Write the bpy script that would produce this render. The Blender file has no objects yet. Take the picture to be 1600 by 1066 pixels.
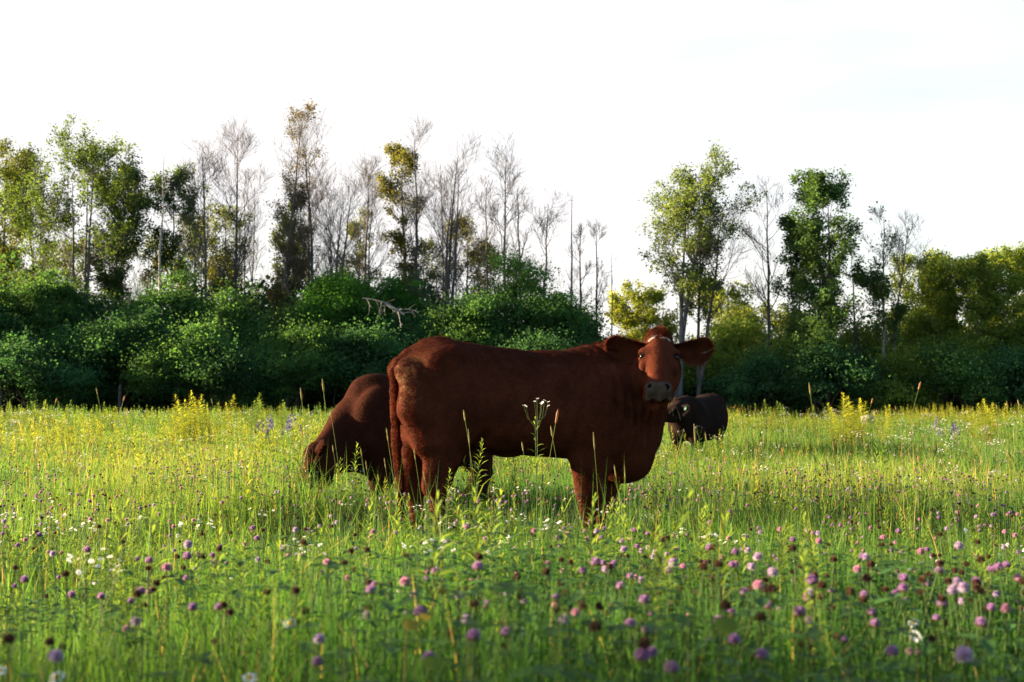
import bpy, math, random
import numpy as np
from mathutils import Vector, Matrix, Euler

# ------------------------------------------------------------------ camera, sky, sun
scene = bpy.context.scene
col = scene.collection
FPX, HOR, CAMH = 2000.0, 635.0, 0.98           # focal length in photo pixels, horizon row, eye height
PITCH = math.atan((HOR - 533.0) / FPX)
cam_d = bpy.data.cameras.new('camera')
cam_d.sensor_width = 36.0
cam_d.lens = 36.0 * FPX / 1600.0
cam_d.clip_start = 0.05
cam_d.clip_end = 3000.0
cam_d.dof.use_dof = True
cam_d.dof.focus_distance = 8.1
cam_d.dof.aperture_fstop = 5.6
cam = bpy.data.objects.new('camera', cam_d)
cam.location = (0, 0, CAMH)
cam.rotation_euler = (math.pi / 2 + PITCH, 0, 0)
col.objects.link(cam)
scene.camera = cam

SUN_ELEV = math.radians(12.0)
SUN_AZ = math.radians(168.0)                    # direction TO the sun, counter-clockwise from +X
sun_dir = Vector((math.cos(SUN_AZ) * math.cos(SUN_ELEV), math.sin(SUN_AZ) * math.cos(SUN_ELEV), math.sin(SUN_ELEV)))
sl = bpy.data.lights.new('sun', 'SUN')
sl.energy = 5.0
sl.angle = math.radians(0.6)
sl.color = (1.0, 0.75, 0.46)
so = bpy.data.objects.new('sun', sl)
so.rotation_euler = (-sun_dir).to_track_quat('-Z', 'Y').to_euler()
col.objects.link(so)

world = bpy.data.worlds.new('World')
scene.world = world
world.use_nodes = True
wt = world.node_tree
wt.nodes.clear()
sky = wt.nodes.new('ShaderNodeTexSky')
sky.sky_type = 'NISHITA'
sky.sun_disc = False
sky.sun_elevation = SUN_ELEV
sky.sun_rotation = math.pi / 2 - SUN_AZ
sky.air_density = 1.0
sky.dust_density = 1.5
wtc = wt.nodes.new('ShaderNodeTexCoord')
wmp = wt.nodes.new('ShaderNodeMapping')
wmp.inputs['Scale'].default_value = (1.0, 1.0, 3.6)
wn = wt.nodes.new('ShaderNodeTexNoise')
wn.inputs['Scale'].default_value = 3.2
wn.inputs['Detail'].default_value = 7.0
wn.inputs['Roughness'].default_value = 0.55
wr = wt.nodes.new('ShaderNodeValToRGB')          # thin bright cloud veil, thinner to the right
wr.color_ramp.elements[0].position = 0.36
wr.color_ramp.elements[0].color = (0.72, 0.72, 0.72, 1)
wr.color_ramp.elements[1].position = 0.55
wr.color_ramp.elements[1].color = (1, 1, 1, 1)
wm = wt.nodes.new('ShaderNodeMix')
wm.data_type = 'RGBA'
wm.inputs['B'].default_value = (3.1, 2.97, 2.95, 1)
wb = wt.nodes.new('ShaderNodeBackground')
wb.inputs['Strength'].default_value = 0.05
wo = wt.nodes.new('ShaderNodeOutputWorld')
L = wt.links.new
L(wtc.outputs['Generated'], wmp.inputs['Vector'])
L(wmp.outputs['Vector'], wn.inputs['Vector'])
L(wn.outputs['Fac'], wr.inputs['Fac'])
# the veil lies over the half of the sky beyond the wood; the sky behind the camera is clear
wsx = wt.nodes.new('ShaderNodeSeparateXYZ')
L(wtc.outputs['Generated'], wsx.inputs['Vector'])
wdot = wt.nodes.new('ShaderNodeVectorMath'); wdot.operation = 'DOT_PRODUCT'
wdot.inputs[1].default_value = (-0.35, 0.93, 0.0)
L(wtc.outputs['Generated'], wdot.inputs[0])
wmr = wt.nodes.new('ShaderNodeMapRange')
wmr.interpolation_type = 'SMOOTHSTEP'
wmr.inputs['From Min'].default_value = 0.05; wmr.inputs['From Max'].default_value = 1.08
wmr.inputs['To Min'].default_value = 0.0; wmr.inputs['To Max'].default_value = 1.0
L(wdot.outputs['Value'], wmr.inputs['Value'])
wmul = wt.nodes.new('ShaderNodeMath'); wmul.operation = 'MULTIPLY'
L(wr.outputs['Color'], wmul.inputs[0]); L(wmr.outputs['Result'], wmul.inputs[1])
L(wmul.outputs['Value'], wm.inputs['Factor'])
L(sky.outputs['Color'], wm.inputs['A'])
L(wm.outputs['Result'], wb.inputs['Color'])
L(wb.outputs['Background'], wo.inputs['Surface'])

scene.view_settings.view_transform = 'Standard'
scene.view_settings.look = 'None'
scene.view_settings.exposure = 2.92
scene.view_settings.gamma = 1.0
scene.cycles.max_bounces = 6
scene.cycles.diffuse_bounces = 3
scene.cycles.glossy_bounces = 2
scene.cycles.transmission_bounces = 4
scene.cycles.transparent_max_bounces = 6
scene.cycles.caustics_reflective = False
scene.cycles.caustics_refractive = False
# ------------------------------------------------------------------ helpers
def tag(o, label=None, cat=None, group=None, kind=None):
    if label: o['label'] = label
    if cat: o['category'] = cat
    if group: o['group'] = group
    if kind: o['kind'] = kind
    return o

def empty(name, loc=(0, 0, 0), rz=0.0):
    o = bpy.data.objects.new(name, None)
    o.location = loc
    o.rotation_euler = (0, 0, rz)
    o.empty_display_size = 0.1
    col.objects.link(o)
    return o

def copy_tree(o, parent=None):
    c = o.copy()
    col.objects.link(c)
    c.parent = parent
    for ch in [x for x in o.children]:
        copy_tree(ch, c)
    return c

def np_mesh(name, V, Fs, attrs=None, mat=None, smooth=True):
    """V (n,3); Fs list of (m,k) face arrays; attrs dict name -> (n,3) colours"""
    me = bpy.data.meshes.new(name)
    V = np.ascontiguousarray(V, np.float32)
    Fs = [np.ascontiguousarray(f, np.int32) for f in Fs if len(f)]
    me.vertices.add(len(V))
    me.vertices.foreach_set('co', V.ravel())
    loops = np.concatenate([f.ravel() for f in Fs])
    tot = np.concatenate([np.full(len(f), f.shape[1], np.int32) for f in Fs])
    start = np.concatenate([[0], np.cumsum(tot)[:-1]]).astype(np.int32)
    me.loops.add(len(loops))
    me.loops.foreach_set('vertex_index', loops)
    me.polygons.add(len(tot))
    me.polygons.foreach_set('loop_start', start)
    me.polygons.foreach_set('loop_total', tot)
    if smooth:
        me.polygons.foreach_set('use_smooth', np.ones(len(tot), bool))
    for k, a in (attrs or {}).items():
        at = me.attributes.new(k, 'FLOAT_COLOR', 'POINT')
        c = np.ones((len(V), 4), np.float32)
        c[:, :3] = a
        at.data.foreach_set('color', c.ravel())
    me.update(calc_edges=True)
    if mat: me.materials.append(mat)
    return me

def link(name, me, parent=None, loc=None):
    o = bpy.data.objects.new(name, me)
    col.objects.link(o)
    if parent: o.parent = parent
    if loc is not None: o.location = loc
    return o

class Acc:
    """collects vertex / face / colour arrays into one mesh"""
    def __init__(s): s.V = []; s.F = {}; s.C = []; s.n = 0
    def add(s, V, F, C):
        V = np.asarray(V, np.float32).reshape(-1, 3)
        C = np.broadcast_to(np.asarray(C, np.float32), (len(V), 3))
        s.V.append(V); s.C.append(C)
        for f in (F if isinstance(F, list) else [F]):
            if len(f): s.F.setdefault(f.shape[1], []).append(np.asarray(f, np.int64) + s.n)
        s.n += len(V)
    def arrays(s):
        return np.concatenate(s.V), [np.concatenate(v) for v in s.F.values()], np.concatenate(s.C)
    def mesh(s, name, mat, smooth=True):
        V, F, C = s.arrays()
        return np_mesh(name, V, F, {'col': C}, mat, smooth)

def replicate(tpl, pos, rz, sc, tint, tilt=None):
    """many transformed copies of a template (V,F list,C) as arrays"""
    V, F, C = tpl
    N, n = len(pos), len(V)
    c, s = np.cos(rz)[:, None], np.sin(rz)[:, None]
    X = (V[None, :, 0] * c - V[None, :, 1] * s) * sc[:, None]
    Y = (V[None, :, 0] * s + V[None, :, 1] * c) * sc[:, None]
    Z = V[None, :, 2] * sc[:, None]
    if tilt is not None:
        X = X + Z * tilt[:, :1]; Y = Y + Z * tilt[:, 1:]
    P = np.stack([X + pos[:, :1], Y + pos[:, 1:2], Z + pos[:, 2:3]], 2).reshape(-1, 3)
    off = (np.arange(N) * n)[:, None, None]
    FF = [(f[None] + off).reshape(-1, f.shape[1]) for f in F]
    CC = (C[None] * tint[:, None, :]).reshape(-1, 3)
    return P, FF, CC

def tubes(P, R, sides=4):
    """P (N,K,3) centre lines, R (N,K) radii -> V, quads"""
    N, K, _ = P.shape
    T = np.gradient(P, axis=1)
    T /= np.linalg.norm(T, axis=2, keepdims=True) + 1e-9
    ref = np.where(np.abs(T[:, :1, 2:3]) > 0.8, np.array([1.0, 0, 0]), np.array([0, 0, 1.0]))
    ref = np.broadcast_to(ref, T.shape)
    A = np.cross(T, ref); A /= np.linalg.norm(A, axis=2, keepdims=True) + 1e-9
    B = np.cross(T, A)
    th = np.arange(sides) * 2 * math.pi / sides
    V = (P[:, :, None] + R[:, :, None, None] * (A[:, :, None] * np.cos(th)[None, None, :, None] + B[:, :, None] * np.sin(th)[None, None, :, None]))
    idx = np.arange(N * K * sides).reshape(N, K, sides)
    a = idx[:, :-1]; b = idx[:, 1:]
    q = np.stack([a, np.roll(a, -1, 2), np.roll(b, -1, 2), b], 3).reshape(-1, 4)
    return V.reshape(-1, 3), q

def vnoise(x, y, seed=0, freq=1.0):
    """smooth value noise in [0,1]"""
    rs = np.random.RandomState(seed)
    tab = rs.rand(64, 64)
    x = np.asarray(x, float) * freq; y = np.asarray(y, float) * freq
    xi = np.floor(x).astype(int); yi = np.floor(y).astype(int)
    fx = x - xi; fy = y - yi
    fx = fx * fx * (3 - 2 * fx); fy = fy * fy * (3 - 2 * fy)
    g = lambda i, j: tab[(xi + i) % 64, (yi + j) % 64]
    return (g(0, 0) * (1 - fx) + g(1, 0) * fx) * (1 - fy) + (g(0, 1) * (1 - fx) + g(1, 1) * fx) * fy

def sstep(a, b, x):
    t = np.clip((np.asarray(x, float) - a) / (b - a), 0, 1)
    return t * t * (3 - 2 * t)

def ground_z(x, y):
    x = np.asarray(x, float); y = np.asarray(y, float)
    z = 0.20 * (1 - sstep(2.0, 6.5, y)) * sstep(-3, 0, y)
    z = z + 0.10 * (vnoise(x, y, 5, 0.23) - 0.5) * sstep(3, 10, np.hypot(x, y))
    return z

CF = np.array([0, math.cos(PITCH), math.sin(PITCH)])
CU = np.array([0, -math.sin(PITCH), math.cos(PITCH)])
def ray(px, py):
    """direction from the camera through a pixel of the 1600 x 1066 photograph"""
    return CF * FPX + np.array([1.0, 0, 0]) * (px - 800.0) + CU * (533.0 - py)
def at(px, py, Y):
    d = ray(px, py)
    return np.array([0, 0, CAMH]) + d * (Y / d[1])

# ------------------------------------------------------------------ materials
def pmat(name, base=(0.5, 0.5, 0.5), rough=0.8, vcol=None, noise=None, transl=0.0, spec=0.3, bump=None, tmul=(1, 1, 1)):
    m = bpy.data.materials.new(name)
    m.use_nodes = True
    nt = m.node_tree; nt.nodes.clear()
    out = nt.nodes.new('ShaderNodeOutputMaterial')
    b = nt.nodes.new('ShaderNodeBsdfPrincipled')
    b.inputs['Roughness'].default_value = rough
    b.inputs['Specular IOR Level'].default_value = spec
    csock = None
    if vcol:
        a = nt.nodes.new('ShaderNodeAttribute'); a.attribute_name = vcol
        csock = a.outputs['Color']
    else:
        r = nt.nodes.new('ShaderNodeRGB'); r.outputs[0].default_value = (*base, 1)
        csock = r.outputs[0]
    if noise:
        sc_, lo, hi = noise
        tc = nt.nodes.new('ShaderNodeTexCoord')
        n = nt.nodes.new('ShaderNodeTexNoise'); n.inputs['Scale'].default_value = sc_; n.inputs['Detail'].default_value = 5
        nt.links.new(tc.outputs['Object'], n.inputs['Vector'])
        mr = nt.nodes.new('ShaderNodeMapRange')
        mr.inputs['From Min'].default_value = 0.3; mr.inputs['From Max'].default_value = 0.7
        mr.inputs['To Min'].default_value = lo; mr.inputs['To Max'].default_value = hi
        nt.links.new(n.outputs['Fac'], mr.inputs['Value'])
        vm = nt.nodes.new('ShaderNodeVectorMath'); vm.operation = 'SCALE'
        nt.links.new(csock, vm.inputs[0]); nt.links.new(mr.outputs['Result'], vm.inputs['Scale'])
        csock = vm.outputs['Vector']
    nt.links.new(csock, b.inputs['Base Color'])
    if bump:
        bs, bd = bump
        tc = nt.nodes.new('ShaderNodeTexCoord')
        n = nt.nodes.new('ShaderNodeTexNoise'); n.inputs['Scale'].default_value = bs; n.inputs['Detail'].default_value = 6
        nt.links.new(tc.outputs['Object'], n.inputs['Vector'])
        bu = nt.nodes.new('ShaderNodeBump'); bu.inputs['Strength'].default_value = 0.6; bu.inputs['Distance'].default_value = bd
        nt.links.new(n.outputs['Fac'], bu.inputs['Height']); nt.links.new(bu.outputs['Normal'], b.inputs['Normal'])
    if transl > 0:
        t = nt.nodes.new('ShaderNodeBsdfTranslucent')
        vm = nt.nodes.new('ShaderNodeVectorMath'); vm.operation = 'MULTIPLY'
        vm.inputs[1].default_value = tmul
        nt.links.new(csock, vm.inputs[0]); nt.links.new(vm.outputs['Vector'], t.inputs['Color'])
        mx = nt.nodes.new('ShaderNodeMixShader'); mx.inputs['Fac'].default_value = transl
        nt.links.new(b.outputs['BSDF'], mx.inputs[1]); nt.links.new(t.outputs['BSDF'], mx.inputs[2])
        nt.links.new(mx.outputs['Shader'], out.inputs['Surface'])
    else:
        nt.links.new(b.outputs['BSDF'], out.inputs['Surface'])
    return m

M_leaf = pmat('leaf', vcol='col', rough=0.75, transl=0.48, spec=0.10, tmul=(1.6, 1.5, 0.7))
M_grass = pmat('grass_blade', vcol='col', rough=0.6, transl=0.5, spec=0.14, tmul=(1.55, 1.45, 0.75))
M_bark = pmat('bark', vcol='col', rough=0.9, noise=(3.0, 0.65, 1.3), bump=(9.0, 0.03), spec=0.1)
M_petal = pmat('petal', vcol='col', rough=0.6, transl=0.4, spec=0.2)
M_ground = pmat('soil_and_thatch', base=(0.035, 0.045, 0.014), rough=0.95, noise=(2.5, 0.5, 1.5))
M_post = pmat('weathered_post', base=(0.07, 0.07, 0.075), rough=0.9, noise=(7.0, 0.6, 1.3))
M_stone = pmat('pale_stone', base=(0.17, 0.175, 0.185), rough=0.85, noise=(6.0, 0.8, 1.1), bump=(12, 0.02))
M_hide = pmat('cow_hide', vcol='col', rough=0.95, spec=0.015, noise=(7.0, 0.78, 1.15), bump=(60.0, 0.006))
M_hair = pmat('cow_hair', vcol='col', rough=0.8, transl=0.3, spec=0.04, tmul=(1.6, 1.1, 0.8))
M_eye = pmat('eye_dark', base=(0.006, 0.005, 0.005), rough=0.2, spec=0.15)
M_tag = pmat('tag_green', base=(0.004, 0.045, 0.028), rough=0.5)
# ------------------------------------------------------------------ cattle
def surface_nets(F, org, h):
    S = F < 0
    nx, ny, nz = F.shape
    c = S[:-1, :-1, :-1].astype(np.int8)
    tot = np.zeros_like(c)
    for i in (0, 1):
        for j in (0, 1):
            for k in (0, 1):
                tot += S[i:nx - 1 + i, j:ny - 1 + j, k:nz - 1 + k]
    mix = (tot > 0) & (tot < 8)
    I = np.argwhere(mix)
    cid = -np.ones(mix.shape, np.int64); cid[mix] = np.arange(len(I))
    acc = np.zeros((len(I), 3)); cnt = np.zeros(len(I))
    cs = [(i, j, k) for i in (0, 1) for j in (0, 1) for k in (0, 1)]
    for a in cs:
        for b in cs:
            if sum(b) - sum(a) == 1 and all(bb >= aa for aa, bb in zip(a, b)):
                fa = F[I[:, 0] + a[0], I[:, 1] + a[1], I[:, 2] + a[2]]
                fb = F[I[:, 0] + b[0], I[:, 1] + b[1], I[:, 2] + b[2]]
                m = (fa < 0) != (fb < 0)
                t = np.where(m, fa / np.where(fa == fb, 1, fa - fb), 0)
                p = np.array(a)[None] + t[:, None] * (np.array(b) - np.array(a))[None]
                acc[m] += p[m]; cnt[m] += 1
    V = org + h * (I + acc / cnt[:, None])
    quads = []
    for ax in range(3):
        u, v = (ax + 1) % 3, (ax + 2) % 3
        sl0 = [slice(None)] * 3; sl1 = [slice(None)] * 3
        sl0[ax] = slice(0, -1); sl1[ax] = slice(1, None)
        A = S[tuple(sl0)]; B = S[tuple(sl1)]
        E = np.argwhere(A != B)
        ok = (E[:, u] > 0) & (E[:, v] > 0) & (E[:, u] < F.shape[u] - 1) & (E[:, v] < F.shape[v] - 1)
        E = E[ok]
        flip = A[tuple(E.T)]
        def cell(du, dv):
            q = E.copy(); q[:, u] -= du; q[:, v] -= dv
            return cid[tuple(q.T)]
        q = np.stack([cell(1, 1), cell(0, 1), cell(0, 0), cell(1, 0)], 1)
        q[~flip] = q[~flip][:, ::-1]
        quads.append(q)
    return V, np.concatenate(quads)

def unit3(v): return v / (np.linalg.norm(v, axis=-1, keepdims=True) + 1e-9)

class Field:
    def __init__(s, lo, hi, h):
        s.lo = np.array(lo, float); s.h = h
        n = np.ceil((np.array(hi) - s.lo) / h).astype(int) + 1
        s.n = n
        s.ax = [(s.lo[i] + h * np.arange(n[i])).astype(np.float32) for i in range(3)]
        s.F = np.full(n, 0.5, np.float32)
    def box(s, lo, hi):
        i0 = np.clip(np.floor((np.array(lo) - s.lo) / s.h).astype(int), 0, s.n - 1)
        i1 = np.clip(np.ceil((np.array(hi) - s.lo) / s.h).astype(int) + 1, 1, s.n)
        sl = tuple(slice(a, b) for a, b in zip(i0, i1))
        P = np.meshgrid(*[s.ax[i][sl[i]] for i in range(3)], indexing='ij')
        return sl, P
    def blend(s, sl, d, k, sub=False):
        A = s.F[sl]
        if sub:
            hh = np.maximum(k - np.abs(A + d), 0) / k
            s.F[sl] = np.maximum(A, -d) + hh * hh * k / 4
        else:
            hh = np.maximum(k - np.abs(A - d), 0) / k
            s.F[sl] = np.minimum(A, d) - hh * hh * k / 4
    def ell(s, c, r, k=0.04, R=None, sub=False):
        c = np.array(c, float); r = np.array(r, float)
        m = (max(r) if R is not None else r) + k + 0.01
        sl, P = s.box(c - m, c + m)
        if 0 in s.F[sl].shape: return
        q = [P[i] - np.float32(c[i]) for i in range(3)]
        if R is not None:
            q = [sum(np.float32(R[a][i]) * q[i] for i in range(3)) for a in range(3)]
        k0 = np.sqrt(sum((q[i] / np.float32(r[i])) ** 2 for i in range(3)))
        k1 = np.sqrt(sum((q[i] / np.float32(r[i] ** 2)) ** 2 for i in range(3))) + 1e-6
        s.blend(sl, k0 * (k0 - 1) / k1, k, sub)
    def cap(s, a, b, ra, rb, k=0.04, sy=1.0, sub=False):
        a = np.array(a, float); b = np.array(b, float)
        m = max(ra, rb) * max(1, sy) + k + 0.01
        sl, P = s.box(np.minimum(a, b) - m, np.maximum(a, b) + m)
        if 0 in s.F[sl].shape: return
        sc = np.array([1, 1 / sy, 1])
        ab = (b - a) * sc
        q = [(P[i] - np.float32(a[i])) * np.float32(sc[i]) for i in range(3)]
        t = sum(q[i] * np.float32(ab[i]) for i in range(3)) / np.float32((ab ** 2).sum() + 1e-9)
        t = np.clip(t, 0, 1)
        d = np.sqrt(sum((q[i] - t * np.float32(ab[i])) ** 2 for i in range(3))) - (ra + t * (rb - ra))
        s.blend(sl, d * min(1, sy), k, sub)
    def chain(s, pts, k=0.04, sy=1.0):
        for (a, ra), (b, rb) in zip(pts[:-1], pts[1:]):
            s.cap(a, b, ra, rb, k, sy)

def torso(fd, st, pear=0.12, p=2.3, k=0.05):
    """st rows: s, z top, z bottom, half width"""
    st = np.array(sorted(st)); x = st[:, 0]
    lo = [x[0] - 0.2, -0.5, st[:, 2].min() - 0.1]; hi = [x[-1] + 0.2, 0.5, st[:, 1].max() + 0.1]
    sl, P = fd.box(lo, hi)
    xx = fd.ax[0][sl[0]]
    def itp(c):
        xs = np.linspace(x[0], x[-1], 200)
        y = np.interp(xs, x, st[:, c])
        ker = np.hanning(19); ker /= ker.sum()
        y = np.convolve(np.pad(y, 9, mode='edge'), ker, 'valid')
        return np.interp(xx, xs, y).astype(np.float32)[:, None, None]
    zt, zb, w = itp(1), itp(2), itp(3)
    zc = (zt + zb) / 2; hz = (zt - zb) / 2
    t = (P[2] - zc) / hz
    wv = w * (1 - pear * np.clip(t, -1, 1))
    r = (np.abs(P[1] / wv) ** p + np.abs(t) ** p) ** (1 / p)
    d = (r - 1) * np.minimum(w, hz) * 0.85
    e0 = (x[0] - P[0]); e1 = (P[0] - x[-1])
    e = np.maximum(e0, e1)
    d = np.where(e > 0, np.sqrt(np.maximum(d, 0) ** 2 + e ** 2), np.maximum(d, e * 0.6 - 0.0))
    fd.blend(sl, d.astype(np.float32), k)

class Cow:
    def __init__(s, name, O, head_deg, z0=0.0):
        s.name = name; s.O = np.array([O[0], O[1], 0.0]); s.psi = math.radians(head_deg)
        s.h = np.array([math.cos(s.psi), math.sin(s.psi), 0]); s.l = np.array([-math.sin(s.psi), math.cos(s.psi), 0])
        s.z0 = z0
    def P(s, px, py, y0=0.0, dz=0.0):
        d = ray(px, py); o = np.array([0, 0, CAMH]) - s.O - s.l * y0
        t = -(o @ s.l) / (d @ s.l)
        w = o + d * t
        return np.array([w @ s.h, y0, w[2] + dz])
    def W(s, v):
        """world direction -> body frame"""
        v = np.array(v, float)
        return np.array([v @ s.h, v @ s.l, v[2]])
    def Wp(s, p):
        return s.W(np.array(p, float) - s.O)

def frame(a, n):
    a = np.array(a, float); a /= np.linalg.norm(a)
    n = np.array(n, float); n -= a * (n @ a); n /= np.linalg.norm(n)
    b = np.cross(n, a)
    return np.array([b, n, a])                    # rows: lateral, forehead normal, poll->muzzle

def cmpa(a): return np.where(a < .17, a, .17 + (a - .17) * .88)
def expa(a): return np.where(a < .17, a, .17 + (a - .17) / .88)

def add_head(fd, H0, R, sc=1.0):
    """R rows (lateral, normal, axis) in body frame; H0 the poll"""
    T = np.array([-0.045, -0.02, 0.02, 0.07, 0.12, 0.17, 0.23, 0.29, 0.35, 0.39, 0.425, 0.455, 0.48, 0.50])
    T = cmpa(T) * sc
    HW = np.array([0.02, 0.050, 0.080, 0.106, 0.118, 0.122, 0.108, 0.088, 0.076, 0.077, 0.084, 0.086, 0.080, 0.062]) * sc
    NF = np.array([-0.03, 0.0, 0.022, 0.035, 0.040, 0.038, 0.032, 0.028, 0.025, 0.024, 0.020, 0.002, -0.024, -0.055]) * sc
    NB = np.array([-0.05, -0.09, -0.13, -0.16, -0.19, -0.205, -0.20, -0.175, -0.150, -0.135, -0.122, -0.112, -0.102, -0.085]) * sc
    m = 0.62 * sc
    lo = H0 - m; hi = H0 + m
    sl, P = fd.box(lo, hi)
    q = [P[i] - np.float32(H0[i]) for i in range(3)]
    B, N, A = [sum(np.float32(R[a][i]) * q[i] for i in range(3)) for a in range(3)]
    ts = np.linspace(T[0], T[-1], 160)
    def itp(Y):
        y = np.interp(ts, T, Y); ker = np.hanning(11); ker /= ker.sum()
        y = np.convolve(np.pad(y, 5, mode='edge'), ker, 'valid')
        return np.interp(A.ravel(), ts, y).reshape(A.shape).astype(np.float32)
    hw, nf, nb = itp(HW), itp(NF), itp(NB)
    nc = (nf + nb) / 2; hn = (nf - nb) / 2
    t = (N - nc) / hn
    wid = hw * (1.0 - 0.20 * np.clip(t, -1, 1) - 0.16 * np.clip(-t, 0, 1) ** 2)
    r = (np.abs(B / wid) ** 2.6 + np.abs(t) ** 2.6) ** (1 / 2.6)
    d = (r - 1) * np.minimum(hw, hn) * 0.9
    e = np.maximum(T[0] - A, A - T[-1])
    d = np.where(e > 0, np.sqrt(np.maximum(d, 0) ** 2 + e ** 2), np.maximum(d, e * 0.7))
    fd.blend(sl, d.astype(np.float32), 0.045 * sc)
    W = lambda b, n, a: H0 + (R[0] * b + R[1] * n + R[2] * float(cmpa(a))) * sc
    RR = R
    for sgn in (-1, 1):
        fd.ell(W(sgn * 0.088, 0.010, 0.150), np.array([0.036, 0.020, 0.040]) * sc, 0.03 * sc, RR)      # brow
        fd.ell(W(sgn * 0.110, 0.012, 0.178), np.array([0.017, 0.019, 0.021]) * sc, 0.010 * sc, RR, sub=True)  # socket
        fd.ell(W(sgn * 0.094, -0.02, 0.235), np.array([0.020, 0.03, 0.05]) * sc, 0.03 * sc, RR)        # cheek bone
        fd.ell(W(sgn * 0.078, -0.12, 0.22), np.array([0.040, 0.07, 0.09]) * sc, 0.05 * sc, RR)         # jaw muscle
        fd.ell(W(sgn * 0.050, -0.012, 0.445), np.array([0.028, 0.020, 0.026]) * sc, 0.040 * sc, RR)      # nostril wing
        fd.ell(W(sgn * 0.050, 0.010, 0.452), np.array([0.013, 0.022, 0.015]) * sc, 0.008 * sc, RR, sub=True)
    fd.ell(W(0, 0.0, 0.01), np.array([0.060, 0.05, 0.06]) * sc, 0.05 * sc, RR)                          # poll knob
    fd.ell(W(0, 0.008, 0.25), np.array([0.042, 0.028, 0.17]) * sc, 0.06 * sc, RR)                       # nose bridge
    fd.ell(W(0, -0.115, 0.470), np.array([0.056, 0.034, 0.046]) * sc, 0.02 * sc, RR)                    # chin
    fd.ell(W(0, -0.086, 0.492), np.array([0.064, 0.004, 0.014]) * sc, 0.008 * sc, RR, sub=True)          # mouth line

def smooth_mesh(V, Q, it=3, lam=0.5):
    n = len(V)
    E = np.concatenate([Q[:, [0, 1]], Q[:, [1, 2]], Q[:, [2, 3]], Q[:, [3, 0]]])
    E = np.concatenate([E, E[:, ::-1]])
    deg = np.bincount(E[:, 0], minlength=n).clip(1)
    for k in range(it):
        for l in (lam, -lam * 1.02):
            A = np.stack([np.bincount(E[:, 0], V[E[:, 1], i], n) for i in range(3)], 1) / deg[:, None]
            V = V + l * (A - V)
    A = np.stack([np.bincount(E[:, 0], V[E[:, 1], i], n) for i in range(3)], 1) / deg[:, None]
    return V + 0.4 * (A - V)

def vnormals(V, Q):
    a = V[Q[:, 2]] - V[Q[:, 0]]; b = V[Q[:, 3]] - V[Q[:, 1]]
    f = np.cross(a, b)
    N = np.zeros_like(V)
    for k in range(4):
        for i in range(3):
            N[:, i] += np.bincount(Q[:, k], f[:, i], len(V))
    return N / (np.linalg.norm(N, axis=1, keepdims=True) + 1e-12)

def ear_mesh(side, length=0.21, width=0.12, notch=True):
    """ear in its own frame: x outwards along the ear, y up across it, z out of the cup; returns V, F"""
    nu, nv = 22, 13
    us = np.linspace(0, 1, nu)
    V = []; F = []
    us = 1 - (1 - us) ** 1.5
    tip = np.sqrt(np.clip(1 - np.clip((us - 0.72) / 0.285, 0, 1) ** 2.2, 0, 1))
    up = 0.54 * width * np.interp(us, [0, .15, .4, .7, 1], [.36, .52, .80, 1.08, 1.12]) * tip
    dn = 0.54 * width * np.interp(us, [0, .15, .4, .62, .85, 1], [.36, .60, 1.02, 1.10, .85, .4]) * tip
    for layer in (0, 1):
        for iu, u in enumerate(us):
            for iv in range(nv):
                v = iv / (nv - 1) * 2 - 1
                y = v * (up[iu] if v > 0 else dn[iu])
                if notch and u > 0.66:
                    g = 0.012 * (u - 0.66) / 0.34
                    y += g * (1 if v > -0.25 else -1) * max(0, 1 - abs(v + 0.25) / 1.3)
                zc = 0.034 * (v * v) * (1 - 0.25 * u) + 0.012 * math.sin(math.pi * u)
                z = zc - 0.02 - (0.009 * (1 - abs(v) ** 4) + 0.002 if layer else 0)
                if u < 0.2: z += (0.2 - u) * -0.05
                V.append((u * length, y - 0.02 * math.sin(u * 2.4), z))
    idx = lambda l, i, j: l * nu * nv + i * nv + j
    jn = 4
    for l in (0, 1):
        for i in range(nu - 1):
            for j in range(nv - 1):
                if notch and us[i] > 0.64 and j == jn: continue
                q = [idx(l, i, j), idx(l, i + 1, j), idx(l, i + 1, j + 1), idx(l, i, j + 1)]
                F.append(q if l == 0 else q[::-1])
    rim = [(i, 0) for i in range(nu)] + [(nu - 1, j) for j in range(1, nv)] + [(i, nv - 1) for i in range(nu - 2, -1, -1)]
    for (a, b) in zip(rim[:-1], rim[1:]):
        if notch and a[0] == nu - 1 and b[0] == nu - 1 and a[1] == jn: continue
        F.append([idx(0, *b), idx(0, *a), idx(1, *a), idx(1, *b)])
    if notch:
        i0 = [i for i in range(nu) if us[i] > 0.64][0]
        for i in range(i0, nu - 1):
            F.append([idx(0, i, jn), idx(0, i + 1, jn), idx(1, i + 1, jn), idx(1, i, jn)])
            F.append([idx(0, i, jn + 1), idx(1, i, jn + 1), idx(1, i + 1, jn + 1), idx(0, i + 1, jn + 1)])
    V = np.array(V, float); F = np.array(F)
    if side < 0:
        pass
    return V, F

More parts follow.
